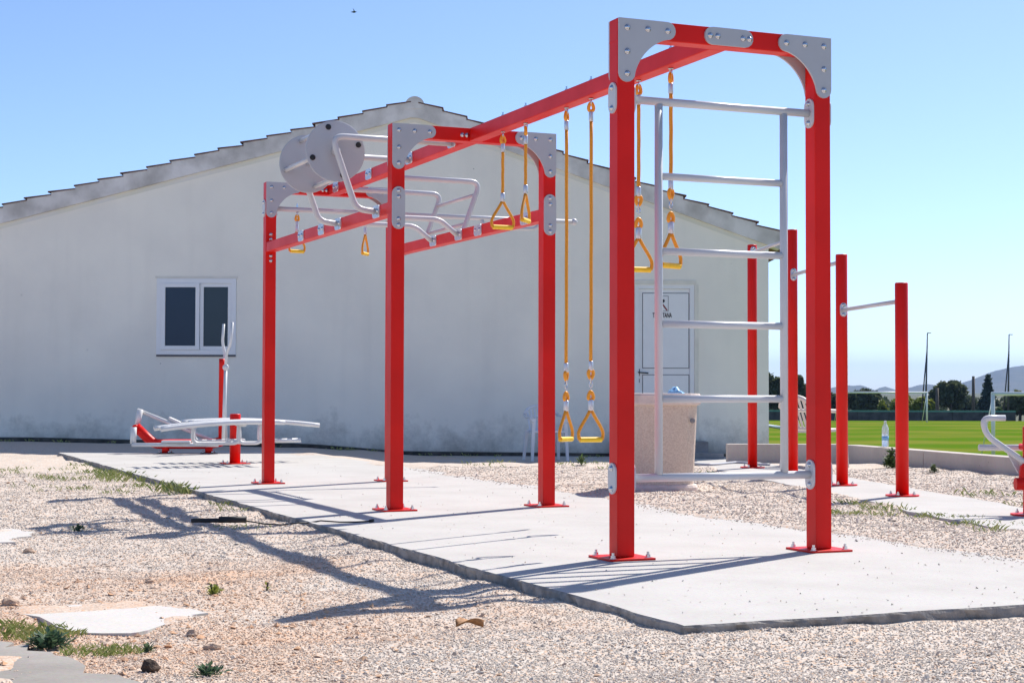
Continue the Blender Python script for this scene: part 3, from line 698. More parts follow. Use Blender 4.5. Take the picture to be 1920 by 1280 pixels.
def portal(k):
    y = DY*k
    for x in (0, W):
        mb = MB(); mb.box((x-HP, y-HP, 0.012), (x+HP, y+HP, H), 0.006); post = rig.part('post', mb, 'red_paint')
        mb = MB(); mb.box((x-HP-0.0015, y-HP-0.0015, H-0.118), (x+HP+0.0015, y+HP+0.0015, H-0.1165)); rig.part('seam', mb, 'red_paint', post)
        mb = MB(); mb.box((x-0.13, y-0.13, 0.0), (x+0.13, y+0.13, 0.012), 0.002); bp = rig.part('base_plate', mb, 'red_paint')
        for sx in (-1, 1):
            for sy in (-1, 1):
                m2 = MB(); m2.lathe([(0.019, 0), (0.019, 0.003), (0.0125, 0.003), (0.0125, 0.016), (0.007, 0.0165), (0.007, 0.030)], (x+sx*0.10, y+sy*0.10, 0.012), n=8, smooth=False); rig.part('anchor_bolt', m2, 'steel', bp)
    mb = MB(); mb.box((HP, y-HP+0.001, H-0.1), (W-HP, y+HP-0.001, H-0.001), 0.006); cb = rig.part('crossbar', mb, 'red_paint')
    for side in (-1, 1):                                          # front and back plates
        for mir in (0, 1):
            mb = MB()
            fx = (lambda u: -HP+u) if not mir else (lambda u: W+HP-u)
            y0 = y+side*HP
            mb.prism(PL, lambda u, v, w: (fx(u), y0+side*w, H-v), 0.012)
            pl = rig.part('corner_plate', mb, 'grey_paint')
            for (u, v) in ((0.05, 0.05), (0.17, 0.05), (0.287, 0.05), (0.05, 0.175), (0.05, 0.29)):
                bolt(rig, (fx(u), y0+side*0.012, H-v), (0, side, 0), pl)
    if k == 0:
        mb = MB(); mb.prism(stadium(0.295, 0.094), lambda u, v, w: (0.607+u, y-HP-w, H-0.05+v), 0.012); pl = rig.part('centre_plate', mb, 'grey_paint')
        for u in (-0.115, -0.07, 0.085, 0.125): bolt(rig, (0.607+u, y-HP-0.012, H-0.05), (0, -1, 0), pl)
    else:
        for u in (-0.105, -0.068): bolt(rig, (0.6+u, y-HP, H-0.055), (0, -1, 0), cb)
for k in range(3): portal(k)
for k in range(2):
    mb = MB(); mb.box((0.55, DY*k+HP+0.001, H-0.099), (0.65, DY*(k+1)-HP-0.001, H-0.002), 0.006); rig.part('top_beam', mb, 'red_paint')
RZ = 2.19
for x in (0, W):
    mb = MB(); mb.box((x-HP+0.004, DY+HP+0.001, RZ-0.045), (x+HP-0.004, 2*DY-HP-0.001, RZ+0.045), 0.006); rig.part('side_rail', mb, 'red_paint')
    mb = MB(); mb.prism(stadium(0.098, 0.31), lambda u, v, w: (x+u, DY-HP-w, RZ-0.005+v), 0.012); pl = rig.part('post_plate', mb, 'grey_paint')
    for v in (-0.125, -0.08, 0.08, 0.125): bolt(rig, (x, DY-HP-0.012, RZ-0.005+v), (0, -1, 0), pl)
    for v in (-0.125, -0.08, 0.075, 0.12): bolt(rig, (x, 2*DY-HP, RZ+v), (0, -1, 0))
# ladder in the front portal
def flange(x, y, z, sx, tall=0.162, w=0.084, under=None):
    mb = MB(); mb.prism(stadium(w, tall), lambda u, v, ww: (x+sx*ww, y+u, z+v), 0.010); pl = rig.part('flange', mb, 'light_grey_paint', under)
    for v in (-tall/2+0.028, tall/2-0.028): bolt(rig, (x+sx*0.010, y, z+v), (sx, 0, 0), pl if under is None else under)
    return pl
for z in (2.387, 0.414):
    mb = MB(); mb.tube([(HP+0.002, 0, z), (W-HP-0.002, 0, z)], 0.0215, 16); rig.part('ladder_bar', mb, 'light_grey_paint')
    for x, sx in ((HP, 1), (W-HP, -1), (-HP, -1), (W+HP, 1)): flange(x, 0, z, sx)
for x in (0.215, 0.981):
    mb = MB(); mb.tube([(x, 0, 0.43), (x, 0, 2.372)], 0.0215, 16); rig.part('ladder_rail', mb, 'light_grey_paint')
for z in (1.994, 1.60, 1.218, 0.825):
    mb = MB(); mb.tube([(0.232, 0, z), (0.964, 0, z)], 0.0195, 14); rig.part('ladder_rung', mb, 'light_grey_paint')
# small two-bolt mounting plates on rails and beam
def rail_plate(x, y, z, sx, under=None):
    mb = MB(); mb.prism(rrect(0.165, 0.092, 0.03), lambda u, v, w: (x+sx*w, y+u, z+v), 0.008); pl = rig.part('mount_plate', mb, 'aluminium', under)
    for u in (-0.045, 0.045): bolt(rig, (x+sx*0.008, y+u, z+0.003), (sx, 0, 0), pl if under is None else under)
for y in (5.43, 6.05): rail_plate(-HP+0.004, y, RZ, -1)
for y in (3.97, 4.95): rail_plate(-HP+0.004, y, RZ, -1); rail_plate(W-HP+0.004, y, RZ, -1); rail_plate(0.55, y, H-0.05, -1)
for y in (6.02, 7.02): rail_plate(W+HP-0.004, y, RZ, 1); rail_plate(0.65, y, H-0.05, 1); rail_plate(0.55, y, H-0.05, -1)
for y in (5.4, 6.03): rail_plate(W-HP+0.004, y, RZ, -1)
# hoops: out from the top beam, down and back in to the side rail
def hoop(y, m):
    X = (lambda x: x) if not m else (lambda x: 1.2-x)
    pts = fillet([(X(0.545), y, 2.735), (X(-0.395), y, 2.735), (X(-0.205), y, 2.205), (X(-0.062), y, 2.192)], 0.10, 8)
    mb = MB(); mb.tube(pts, 0.0235, 14); rig.part('hoop', mb, 'light_grey_paint')
for y in (3.97, 4.95): hoop(y, False)
for y in (6.02, 7.02): hoop(y, True)
for t in (0.22, 0.72):
    x = 1.595-0.19*t; z = 2.735-0.53*t
    mb = MB(); mb.tube([(x, 6.02, z), (x, 7.02, z)], 0.017, 12); rig.part('cross_tie', mb, 'light_grey_paint')
for y in (5.41, 6.04):
    mb = MB(); mb.tube(fillet([(0.06, y, RZ), (0.22, y, 2.315), (0.98, y, 2.315), (1.14, y, RZ)], 0.06, 6), 0.0225, 14); rig.part('raised_rung', mb, 'light_grey_paint')
# hand wheel drum carried by the left hoops
wx, wz, ya, yb = -0.335, 2.638, 4.075, 4.83
for y in (ya, yb):
    mb = MB(); M = rot_to((0, 1, 0)); prof = [(0.222, -0.006), (0.228, -0.003), (0.228, 0.003), (0.222, 0.006)]
    mb.lathe(prof, (wx, y, wz), n=56, M=M, smooth=False); rig.part('wheel_disc', mb, 'grey_paint')
for a in (100, 190, 10, 280):
    a = math.radians(a+8); px, pz = wx+0.185*math.cos(a), wz+0.185*math.sin(a)
    mb = MB(); mb.tube([(px, ya+0.007, pz), (px, yb-0.007, pz)], 0.0175, 14); peg = rig.part('wheel_peg', mb, 'light_grey_paint')
    mb = MB(); mb.lathe([(0.021, 0), (0.021, 0.006), (0.015, 0.010)], (px, ya-0.007, pz), n=16, M=rot_to((0, -1, 0))); rig.part('peg_cap', mb, 'black_rubber', peg)
mb = MB(); mb.tube([(wx, 3.99, wz), (wx, 4.93, wz)], 0.016, 12); mb.tube([(wx, ya-0.03, wz), (wx, ya-0.008, wz)], 0.034, 16); rig.part('wheel_axle', mb, 'light_grey_paint')
# long overhanging bar on the rear portal
mb = MB(); mb.tube([(HP+0.002, 2*DY, 2.556), (W-HP-0.002, 2*DY, 2.556)], 0.0225, 14); rig.part('long_bar', mb, 'light_grey_paint')
mb = MB(); mb.tube([(W+HP+0.002, 2*DY, 2.556), (3.10, 2*DY, 2.562)], 0.0225, 14); lb = rig.part('long_bar', mb, 'light_grey_paint')
mb = MB(); mb.lathe([(0.0, -0.034), (0.018, -0.030), (0.031, -0.015), (0.034, 0), (0.031, 0.015), (0.018, 0.030), (0.002, 0.034)], (3.125, 2*DY, 2.563), n=18, M=rot_to((1, 0, 0))); rig.part('end_ball', mb, 'light_grey_paint', lb)
mb = MB(); mb.tube(fillet([(2.12, 2*DY, 2.55), (2.16, 2*DY, 2.455), (2.70, 2*DY, 2.475), (2.76, 2*DY, 2.55)], 0.06), 0.0175, 12); rig.part('under_grip', mb, 'light_grey_paint', lb)
for x, sx in ((-HP, -1), (HP, 1), (W-HP, -1), (W+HP, 1)): flange(x, 2*DY, 2.556, sx)

# ------------------------------------------------------------------ hanging rope handles
def rope_handle(x, y, ztop, zgrip, ang, label, long=False, wdt=0.165, beam=True, group='rope handles hanging from the rig'):
    T = Thing('rope_handle', (x, y, ztop), label, 'rope handle', group)
    bz = ztop
    mb = MB()
    if beam:
        mb.lathe([(0.012, 0), (0.012, 0.022), (0.006, 0.024), (0.006, 0.040)], (x, y, bz+0.098), n=8, smooth=False)
        mb.lathe([(0.016, 0), (0.016, 0.006)], (x, y, bz-0.006), n=12)
    else:
        mb.lathe([(0.010, 0), (0.010, 0.022), (0.005, 0.023), (0.005, 0.038)], (x, y, bz+0.042), n=8, smooth=False); mb.lathe([(0.012, 0), (0.012, 0.012)], (x, y, bz-0.012), n=12)
    T.part('nut', mb, 'steel')
    z = bz-0.006
    ca, sa = math.cos(ang), math.sin(ang)
    def loop(c, rx, rz, r, n=14, a2=None, tip=0.0):
        aa = ang if a2 is None else a2; pts = []
        for k in range(n):
            t = 2*math.pi*k/n; s = math.sin(t); u = rx*math.cos(t)*(1-tip*s)
            pts.append((c[0]+u*math.cos(aa), c[1]+u*math.sin(aa), c[2]+rz*s))
        mb = MB(); mb.tube(pts, r, 8, closed=True); return mb
    def thimble(zc, flip=1):
        T.part('thimble', loop((x, y, zc), 0.0155, 0.026, 0.0115, 16, ang+random.uniform(-0.4, 0.4), 0.35*flip), 'orange_plastic')
    def ferrule(z1, z0, r=0.0145):
        mb = MB(); mb.lathe([(r*0.9, z0), (r, z0+0.003), (r, z1-0.003), (r*0.9, z1)], (x, y, 0), n=14); T.part('ferrule', mb, 'aluminium')
    def rope(z1, z0, sway=0.0):
        n = 14; pts = [(x+sway*math.sin(math.pi*k/n)*0.6+0.0008*math.sin(k*1.3), y+sway*math.sin(math.pi*k/n), z1+(z0-z1)*k/n) for k in range(n+1)]
        mb = MB(); mb.tube(pts, 0.0112, 10); T.part('rope', mb, 'orange_rope')
    T.part('eye', loop((x, y, z-0.018), 0.013, 0.019, 0.0045, 14, ang+1.2), 'steel')
    z -= 0.050; thimble(z, 1); z -= 0.030
    ferrule(z, z-0.060); z -= 0.058
    tri = 0.185; gtop = zgrip+tri
    if long:
        e = gtop+0.060+0.056+0.070+0.056                           # ferrule, thimble, shackle, thimble
        rope(z, e+0.060, 0.012); ferrule(e+0.062, e+0.004); thimble(e-0.020, -1)
        T.part('shackle', loop((x, y, e-0.052), 0.009, 0.022, 0.0042, 12, ang+0.9), 'steel')
        T.part('shackle', loop((x, y, e-0.082), 0.009, 0.020, 0.0042, 12, ang-0.5), 'steel')
        thimble(gtop+0.088, 1); ferrule(gtop+0.064, gtop-0.004, 0.017)
    else:
        rope(z, gtop+0.056); ferrule(gtop+0.058, gtop-0.004, 0.0155)
    w = wdt/2; pts = []
    side = [(0.004, gtop), (0.35*w, gtop-0.045), (0.80*w, gtop-0.100), (w*1.04, gtop-0.140), (w*1.0, zgrip+0.012), (w*0.93, zgrip)]
    left = [(-u, v) for u, v in side]
    for s_ in (side, left):
        P3 = [(x+u*ca, y+u*sa, v) for u, v in s_]; mb = MB(); mb.tube(fillet(P3, 0.03, 3), 0.0105, 10); T.part('strap', mb, 'orange_rope')
    mb = MB(); mb.tube([(x-0.90*w*ca, y-0.90*w*sa, zgrip), (x-0.86*w*ca, y-0.86*w*sa, zgrip), (x+0.86*w*ca, y+0.86*w*sa, zgrip), (x+0.90*w*ca, y+0.90*w*sa, zgrip)], 0.0165, 14); T.part('grip', mb, 'yellow_grip')
rope_handle(0.6, 3.08, 2.70, 2.02, 0.0, 'short orange rope handle left of the similar one before the corner plate')
rope_handle(0.6, 2.67, 2.70, 2.03, 0.85, 'short orange rope handle in front of the grey corner plate of the middle portal')
rope_handle(0.6, 2.00, 2.70, 0.555, 0.62, 'long orange rope handle reaching near the ground, left one of the pair, narrower looking', True)
rope_handle(0.6, 1.63, 2.70, 0.562, 0.0, 'long orange rope handle reaching near the ground, right one of the pair', True)
rope_handle(0.6, 0.98, 2.70, 1.58, -0.1, 'orange rope handle half hidden behind the front left red post', True)
rope_handle(0.6, 0.58, 2.70, 1.575, 0.35, 'orange rope handle hanging behind the ladder of the front portal', True)
rope_handle(0.262, 2*DY, 2.535, 2.165, 0.1, 'small orange rope handle at the rear portal, left one crossing behind the red side rail', False, 0.15, False)
rope_handle(0.93, 2*DY, 2.535, 2.165, 0.9, 'small orange rope handle at the rear portal, right one under the red side rail', False, 0.15, False)

# ------------------------------------------------------------------ pull-up bars on the strip slab
def pullup():
    A, Cc, Dd = np.array([5.655, 8.077]), np.array([4.650, 4.866]), np.array([4.248, 3.423]); B = (A+Cc)/2
    T = Thing('pull_up_bars', (*B, 0.022), 'row of four round red posts stepping down in height with grey pull-up bars', 'pull-up bars')
    hs = [2.486, 2.49, 2.102, 1.749]; P = [A, B, Cc, Dd]
    for p, h in zip(P, hs):
        mb = MB(); mb.lathe([(0.0525, 0.034), (0.0525, h-0.006), (0.048, h), (0.001, h+0.002)], (*p, 0), n=28); T.part('post', mb, 'red_paint')
        mb = MB(); mb.lathe([(0.135, 0.022), (0.135, 0.034)], (*p, 0), n=24, smooth=False); bp = T.part('base_plate', mb, 'red_paint')
        for k in range(4):
            a = 0.6+k*math.pi/2; m2 = MB(); m2.lathe([(0.017, 0), (0.017, 0.003), (0.012, 0.003), (0.012, 0.016), (0.006, 0.017), (0.006, 0.028)], (p[0]+0.098*math.cos(a), p[1]+0.098*math.sin(a), 0.034), n=8, smooth=False); T.part('anchor_bolt', m2, 'steel', bp)
    for i, z in ((0, 2.40), (1, 2.035), (2, 1.60)):
        a, b = P[i], P[i+1]; u = (b-a)/np.linalg.norm(b-a)
        mb = MB(); mb.tube([(*(a+u*0.05), z), (*(b-u*0.05), z)], 0.0185, 14); T.part('bar', mb, 'light_grey_paint')
        for p, s in ((a+u*0.0545, 1), (b-u*0.0545, -1)):
            n = np.array([-u[1], u[0]])
            mb = MB(); mb.prism(stadium(0.062, 0.125), lambda q, v, w: (p[0]+n[0]*q+u[0]*s*(w-0.012), p[1]+n[1]*q+u[1]*s*(w-0.012), z+v), 0.014); pl = T.part('flange', mb, 'aluminium')
            for v in (-0.043, 0.043): bolt(T, (p[0]+u[0]*s*0.003, p[1]+u[1]*s*0.003, z+v), (u[0]*s, u[1]*s, 0), pl)
pullup()

# ------------------------------------------------------------------ exercise machine at the right edge
def right_machine():
    E = np.array([3.80, 1.40, 0.022])
    T = Thing('seated_press', E, 'red and light grey exercise machine cut off by the right edge', 'exercise machine')
    def q(r, d, z): return tuple(E + RT*r + FW*d + UP*(z-0.0))
    mb = MB(); mb.lathe([(0.055, 0.012), (0.055, 0.60), (0.05, 0.608), (0.001, 0.61)], tuple(E+RT*0.03), n=28); T.part('post', mb, 'red_paint')
    mb = MB(); mb.lathe([(0.14, 0.0), (0.14, 0.012)], tuple(E+RT*0.03), n=24, smooth=False); bp = T.part('base_plate', mb, 'red_paint')
    for k in range(4):
        a = 0.5+k*math.pi/2; m2 = MB(); m2.lathe([(0.017, 0), (0.017, 0.003), (0.012, 0.003), (0.012, 0.016), (0.006, 0.017), (0.006, 0.030)], (E[0]+RT[0]*0.03+0.1*math.cos(a), E[1]+RT[1]*0.03+0.1*math.sin(a), E[2]+0.012), n=8, smooth=False); T.part('anchor_bolt', m2, 'steel', bp)
    mb = MB(); mb.tube([q(-0.085, -0.02, 0.215), q(0.15, -0.02, 0.215)], 0.043, 20); hub = T.part('hub', mb, 'red_paint')
    mb = MB(); mb.prism([(-0.06, 0.24), (-0.02, 0.24), (-0.02, 0.36), (-0.045, 0.34)], lambda u, v, w: q(u, -0.03+w, v), 0.03); T.part('bracket', mb, 'red_paint')
    mb = MB(); mb.tube(fillet([q(-0.145, 0.0, 0.665), q(-0.305, 0.0, 0.665), q(-0.275, 0.0, 0.545), q(0.06, 0.0, 0.315), q(0.12, 0.0, 0.24)], 0.09, 8), 0.0205, 14); T.part('handlebar', mb, 'light_grey_paint')
    mb = MB(); mb.tube([q(-0.265, 0.22, 0.455), q(0.45, 0.22, 0.455)], 0.022, 14); T.part('footrest_bar', mb, 'light_grey_paint')
    mb = MB(); mb.prism([(-0.13, 0.445), (-0.085, 0.445), (-0.02, 0.30), (-0.045, 0.285)], lambda u, v, w: q(u, 0.04+w, v), 0.02); T.part('link_plate', mb, 'grey_paint')
    mb = MB(); mb.tube([q(0.03, 0.03, 0.46), q(0.03, 0.225, 0.46)], 0.024, 12); T.part('arm', mb, 'red_paint')
    mb = MB(); mb.box((-0.15, -0.2, -0.02), (0.15, 0.2, 0.02), 0.012, Matrix.Translation(Vector(q(0.45, 0.0, 0.48))) @ Matrix.Rotation(YAW, 4, 'Z')); T.part('seat', mb, 'grey_paint')
    mb = MB(); mb.tube([q(0.03, 0.0, 0.40), q(0.45, 0.0, 0.46)], 0.03, 14); T.part('seat_arm', mb, 'red_paint')
right_machine()

# ------------------------------------------------------------------ sit-up bench and elliptical walker on the far end of the slab
def bench():
    bx, by = 0.66, 11.45
    T = Thing('situp_bench', (bx, by, 0), 'curved slatted light grey sit-up bench on a short red post', 'exercise bench')
    mb = MB(); mb.lathe([(0.063, 0.012), (0.063, 0.575), (0.058, 0.585), (0.001, 0.587)], (bx, by, 0), n=28); T.part('post', mb, 'red_paint')
    mb = MB(); mb.box((bx-0.15, by-0.15, 0), (bx+0.15, by+0.15, 0.012), 0.002); bp = T.part('base_plate', mb, 'red_paint')
    for sx in (-1, 1):
        for sy in (-1, 1):
            m2 = MB(); m2.lathe([(0.018, 0), (0.018, 0.003), (0.0125, 0.003), (0.0125, 0.018), (0.006, 0.019), (0.006, 0.03)], (bx+sx*0.115, by+sy*0.115, 0.012), n=8, smooth=False); T.part('anchor_bolt', m2, 'steel', bp)
    zc = lambda x: 0.500 - 0.062*abs((x-bx-0.1)/1.0)**2.0
    for yc, xa, xe in ((by-0.47, bx-1.00, bx+0.42), (by+0.47, bx-0.50, bx+1.10)):
        for y in (yc-0.20, yc+0.20):
            pts = [(x, y, zc(x)) for x in np.linspace(xa, xe, 22)]
            mb = MB(); mb.tube(pts, 0.027, 12); T.part('side_tube', mb, 'white_grey_paint')
        for x in np.arange(xa+0.06, xe-0.03, 0.118):
            mb = MB(); mb.box((x-0.026, yc-0.175, zc(x)-0.008), (x+0.026, yc+0.175, zc(x)+0.012), 0.006); T.part('slat', mb, 'white_grey_paint')
        mb = MB(); mb.tube([(bx, by, zc(bx)-0.03), (bx, yc, zc(bx)-0.03)], 0.026, 12); T.part('cross_arm', mb, 'white_grey_paint')
    def loop(x0, x1, y, zb):
        mb = MB(); mb.tube(fillet([(x0, y, zc(x0)-0.01), (x0-0.012, y, zb), (x1+0.012, y, zb), (x1, y, zc(x1)-0.01)], 0.085, 7), 0.022, 12); T.part('under_loop', mb, 'white_grey_paint')
    loop(bx-0.55, bx-0.02, by-0.27, 0.25); loop(bx-0.02, bx+0.24, by-0.27, 0.25); loop(bx+0.36, bx+0.50, by+0.27, 0.24)
    loop(bx-0.42, bx+0.10, by+0.27, 0.26)
    mb = MB(); mb.tube([(bx-0.02, by-0.28, 0.265), (bx-0.02, by+0.28, 0.265)], 0.026, 12); mb.box((bx-0.1, by-0.10, 0.235), (bx+0.1, by+0.10, 0.295), 0.01); T.part('saddle_clamp', mb, 'white_grey_paint')
    mb = MB(); mb.tube([(bx+0.42, by+0.27, 0.255), (bx+0.86, by+0.24, 0.262)], 0.026, 12); T.part('foot_bar', mb, 'white_grey_paint')
bench()
def elliptical():
    f0 = np.array([0.49, 14.80]); f1 = np.array([1.04, 14.59]); u = (f1-f0)/np.linalg.norm(f1-f0); n = np.array([-u[1], u[0]])
    T = Thing('elliptical_walker', (*((f0+f1)/2), 0), 'red and light grey elliptical walker with upright handles in front of the house window', 'exercise machine')
    def q(a, b, z): p = f0+u*a+n*b; return (p[0], p[1], z)
    for a in (0.0, 0.585):
        mb = MB(); mb.lathe([(0.052, 0.01), (0.052, 0.10)], q(a, 0, 0), n=20); ft = T.part('foot', mb, 'red_paint')
        mb = MB(); mb.lathe([(0.12, 0), (0.12, 0.010)], q(a, 0, 0), n=20, smooth=False); T.part('foot_plate', mb, 'dark_metal', ft)
        for k in range(4):
            an = 0.3+k*math.pi/2; p = q(a, 0, 0.01); m2 = MB(); m2.lathe([(0.014, 0), (0.014, 0.02), (0.007, 0.03)], (p[0]+0.09*math.cos(an), p[1]+0.09*math.sin(an), p[2]), n=8); T.part('anchor_bolt', m2, 'steel', ft)
    mb = MB(); mb.tube(fillet([q(-0.40, 0, 0.36), q(-0.16, 0, 0.13), q(0.62, 0, 0.13), q(0.76, 0, 0.17)], 0.08), 0.066, 16); T.part('base_beam', mb, 'red_paint')
    mb = MB(); mb.tube([q(-0.40, -0.10, 0.36), q(-0.40, 0.10, 0.36)], 0.034, 14); T.part('crank_hub', mb, 'red_paint')
    mb = MB(); mb.tube([q(0.755, 0, 0.14), q(0.755, 0, 1.22), q(0.755, 0, 1.29)], 0.042, 16); T.part('column', mb, 'red_paint')
    for s, z1 in ((-1, 0.115), (1, 0.58)):                        # crank arms, foot rails
        b = 0.12*s
        mb = MB(); mb.tube([q(-0.41, b, 0.36), q(-0.40+(0.03 if s > 0 else -0.015), b, z1+0.02)], 0.042, 12); T.part('crank_arm', mb, 'white_grey_paint')
        mb = MB(); mb.tube([q(-0.42, b*1.5, z1+0.01), q(0.74, b*1.5, 0.125 if s < 0 else 0.12)], 0.027, 12); rail = T.part('foot_rail', mb, 'white_grey_paint')
        c = q(0.18, b*1.75, 0); M = Matrix.Translation(Vector((c[0], c[1], 0.165 if s < 0 else 0.40))) @ Matrix.Rotation(math.atan2(u[1], u[0]), 4, 'Z') @ Matrix.Rotation(0.0 if s < 0 else 0.42, 4, 'Y')
        mb = MB(); mb.box((-0.19, -0.07, -0.012), (0.19, 0.07, 0.02), 0.008, M); T.part('foot_pad', mb, 'white_grey_paint', rail)
    for s in (-1, 1):
        b = 0.10*s
        lo = q(0.80, b*1.4, 0.14); pv = q(0.785+0.035*s*-1, b, 1.17)
        mb = MB(); mb.tube([lo, pv], 0.025, 12); T.part('lever', mb, 'white_grey_paint')
        if s < 0: P3 = [pv, q(0.83, b*1.3, 1.36), q(0.895, b*1.8, 1.50), q(0.915, b*1.8, 1.78)]
        else: P3 = [pv, q(0.78, b*1.3, 1.36), q(0.735, b*1.6, 1.50), q(0.75, b*1.6, 1.77)]
        mb = MB(); mb.tube(fillet(P3, 0.07), 0.020, 12); T.part('handle', mb, 'white_grey_paint')
        mb = MB(); mb.lathe([(0.001, -0.03), (0.04, -0.026), (0.045, 0), (0.04, 0.026), (0.001, 0.03)], pv, n=16, M=rot_to((n[0], n[1], 0))); T.part('pivot', mb, 'white_grey_paint')
elliptical()

# ------------------------------------------------------------------ litter bin
def bin_():
    c = np.array([2.88, 5.00]); g = float(gz(*c))-0.01; rz = math.radians(-16)
    T = Thing('litter_bin', (*c, g), 'square washed aggregate concrete litter bin behind the ladder', 'bin')
    def ring_(h, n=44, p=3.4):
        out = []
        for k in range(n):
            t = 2*math.pi*k/n; ct, st = math.cos(t), math.sin(t)
            r = (abs(ct)**p+abs(st)**p)**(-1/p)*h; x, y = r*ct, r*st
            out.append((c[0]+x*math.cos(rz)-y*math.sin(rz), c[1]+x*math.sin(rz)+y*math.cos(rz)))
        return out
    def loft(levels, mat, name, cap=True):
        mb = MB(); n = 44; vs = []
        for h, z in levels: vs += [(x, y, g+z) for x, y in ring_(h)]
        fs = []
        for i in range(len(levels)-1):
            for k in range(n): fs.append((i*n+k, i*n+(k+1) % n, (i+1)*n+(k+1) % n, (i+1)*n+k))
        if cap: fs.append(tuple(range((len(levels)-1)*n, len(levels)*n)))
        mb.add(vs, fs, False); return T.part(name, mb, mat)
    loft([(0.272, 0.05), (0.268, 0.09), (0.285, 0.45), (0.298, 0.735)], 'bin_aggregate', 'body')
    loft([(0.298, 0.728), (0.322, 0.735), (0.326, 0.75), (0.326, 0.815), (0.318, 0.828), (0.285, 0.830), (0.272, 0.822), (0.268, 0.70)], 'bin_smooth', 'rim', False)
    loft([(0.30, -0.03), (0.302, 0.03), (0.29, 0.052), (0.268, 0.056)], 'bin_smooth', 'foot')
    d = np.array([math.cos(rz), math.sin(rz)])
    nrm = np.array([math.sin(rz), -math.cos(rz)])
    p = c + nrm*0.2865 + d*0.215
    mb = MB(); mb.lathe([(0.022, 0), (0.022, 0.004), (0.012, 0.006)], (p[0], p[1], g+0.60), n=16, M=rot_to((nrm[0], nrm[1], 0))); T.part('hole_disc', mb, 'step_concrete')  # darker grey disc standing in for the round hole in the bin
    # blue bag poking out
    mb = MB(); bc = np.array([c[0]+0.12, c[1]-0.05, g+0.80]); V = []; F = []; n, m_ = 14, 7
    for i in range(m_+1):
        for k in range(n):
            ph = (math.pi/2)*i/m_; t = 2*math.pi*k/n; r = 0.075*(1+0.22*math.sin(5*t+i)+0.12*random.uniform(-1, 1))
            V.append((bc[0]+r*math.cos(ph)*math.cos(t), bc[1]+r*math.cos(ph)*math.sin(t), bc[2]+0.075*math.sin(ph)*(1+0.2*math.sin(3*t))))
    for i in range(m_):
        for k in range(n): F.append((i*n+k, i*n+(k+1) % n, (i+1)*n+(k+1) % n, (i+1)*n+k))
    mb.add(V, F, True); single('plastic_bag', mb, 'blue_bag', 'crumpled light blue plastic bag sticking out of the concrete bin', 'bag', (0, 0, 0))
bin_()

# ------------------------------------------------------------------ plastic chairs
def chair(p, face, mat, label):
    p = np.array(p, float); g = float(gz(p[0], p[1])) if len(p) == 2 else p[2]
    if len(p) == 2: p = np.array([p[0], p[1], g])
    T = Thing('plastic_chair', p, label, 'chair')
    ux = np.array([math.cos(face), math.sin(face), 0]); uy = np.array([-math.sin(face), math.cos(face), 0])   # uy = where the chair faces
    def q(a, b, z): return tuple(p+ux*a+uy*b+UP*z)
    for sx in (-1, 1):
        for (b0, b1, zt) in ((0.24, 0.20, 0.62), (-0.25, -0.19, 0.44)):
            mb = MB(); w = 0.028
            lo = [q(sx*0.27+dx*0.018, b0+dy*0.018, 0) for dx, dy in ((-1, -1), (1, -1), (1, 1), (-1, 1))]
            hi = [q(sx*0.24+dx*w, b1+dy*w, zt) for dx, dy in ((-1, -1), (1, -1), (1, 1), (-1, 1))]
            mb.add(lo+hi, [(3, 2, 1, 0), (4, 5, 6, 7), (0, 1, 5, 4), (1, 2, 6, 5), (2, 3, 7, 6), (3, 0, 4, 7)]); T.part('leg', mb, mat)
    mb = MB(); mb.prism([(-0.22, -0.20), (0.22, -0.20), (0.25, 0.22), (0.20, 0.26), (-0.20, 0.26), (-0.25, 0.22)], lambda u, v, w: q(u, v, 0.415+w-0.02*(v < 0)), 0.028); T.part('seat', mb, mat)
    # backrest: curved frame with slots
    def bk(a, t): lean = -0.20-0.16*t; return q(a*(1+0.05*t), lean+0.10*(a/0.25)**2*0.35, 0.42+0.38*t)
    def band(pts, r): mb = MB(); mb.tube(pts, r, 8); return mb
    mb = band([bk(a, 1.0-0.32*abs(a/0.25)**3) for a in np.linspace(-0.25, 0.25, 15)], 0.026); T.part('back_rail', mb, mat)
    mb = band([bk(a, 0.60) for a in np.linspace(-0.21, 0.21, 9)], 0.014); T.part('back_rail', mb, mat)
    mb = band([bk(a, 0.06) for a in np.linspace(-0.23, 0.23, 9)], 0.018); T.part('back_rail', mb, mat)
    for a in np.linspace(-0.19, 0.19, 8):
        mb = MB(); m0, m1 = bk(a-0.014, 0.05), bk(a+0.014, 0.05); t0, t1 = bk(a*1.02-0.014, 0.97-0.3*abs(a/0.25)**3), bk(a*1.02+0.014, 0.97-0.3*abs(a/0.25)**3)
        off = uy*0.010; vs = [m0, m1, t1, t0]+[tuple(np.array(v)+off) for v in (m0, m1, t1, t0)]
        mb.add(vs, [(0, 1, 2, 3), (7, 6, 5, 4), (0, 4, 5, 1), (1, 5, 6, 2), (2, 6, 7, 3), (3, 7, 4, 0)]); T.part('slat', mb, mat)
    for sx in (-1, 1):
        mb = MB(); mb.tube(fillet([bk(sx*0.25, 0.66), q(sx*0.285, -0.10, 0.645), q(sx*0.285, 0.20, 0.635), q(sx*0.25, 0.22, 0.56)], 0.06), 0.021, 8); T.part('armrest', mb, mat)
chair(tuple(at(1023, 868, 24.4)[:2])+(-0.165,), YAW+math.pi+0.25, 'white_plastic', 'white plastic garden chair standing in the shade against the house wall')
chair(tuple(on_z(1527, 877, 0.0)[:2]), YAW-0.95, 'cream_plastic', 'cream plastic garden chair in the sun between the red pull-up posts')

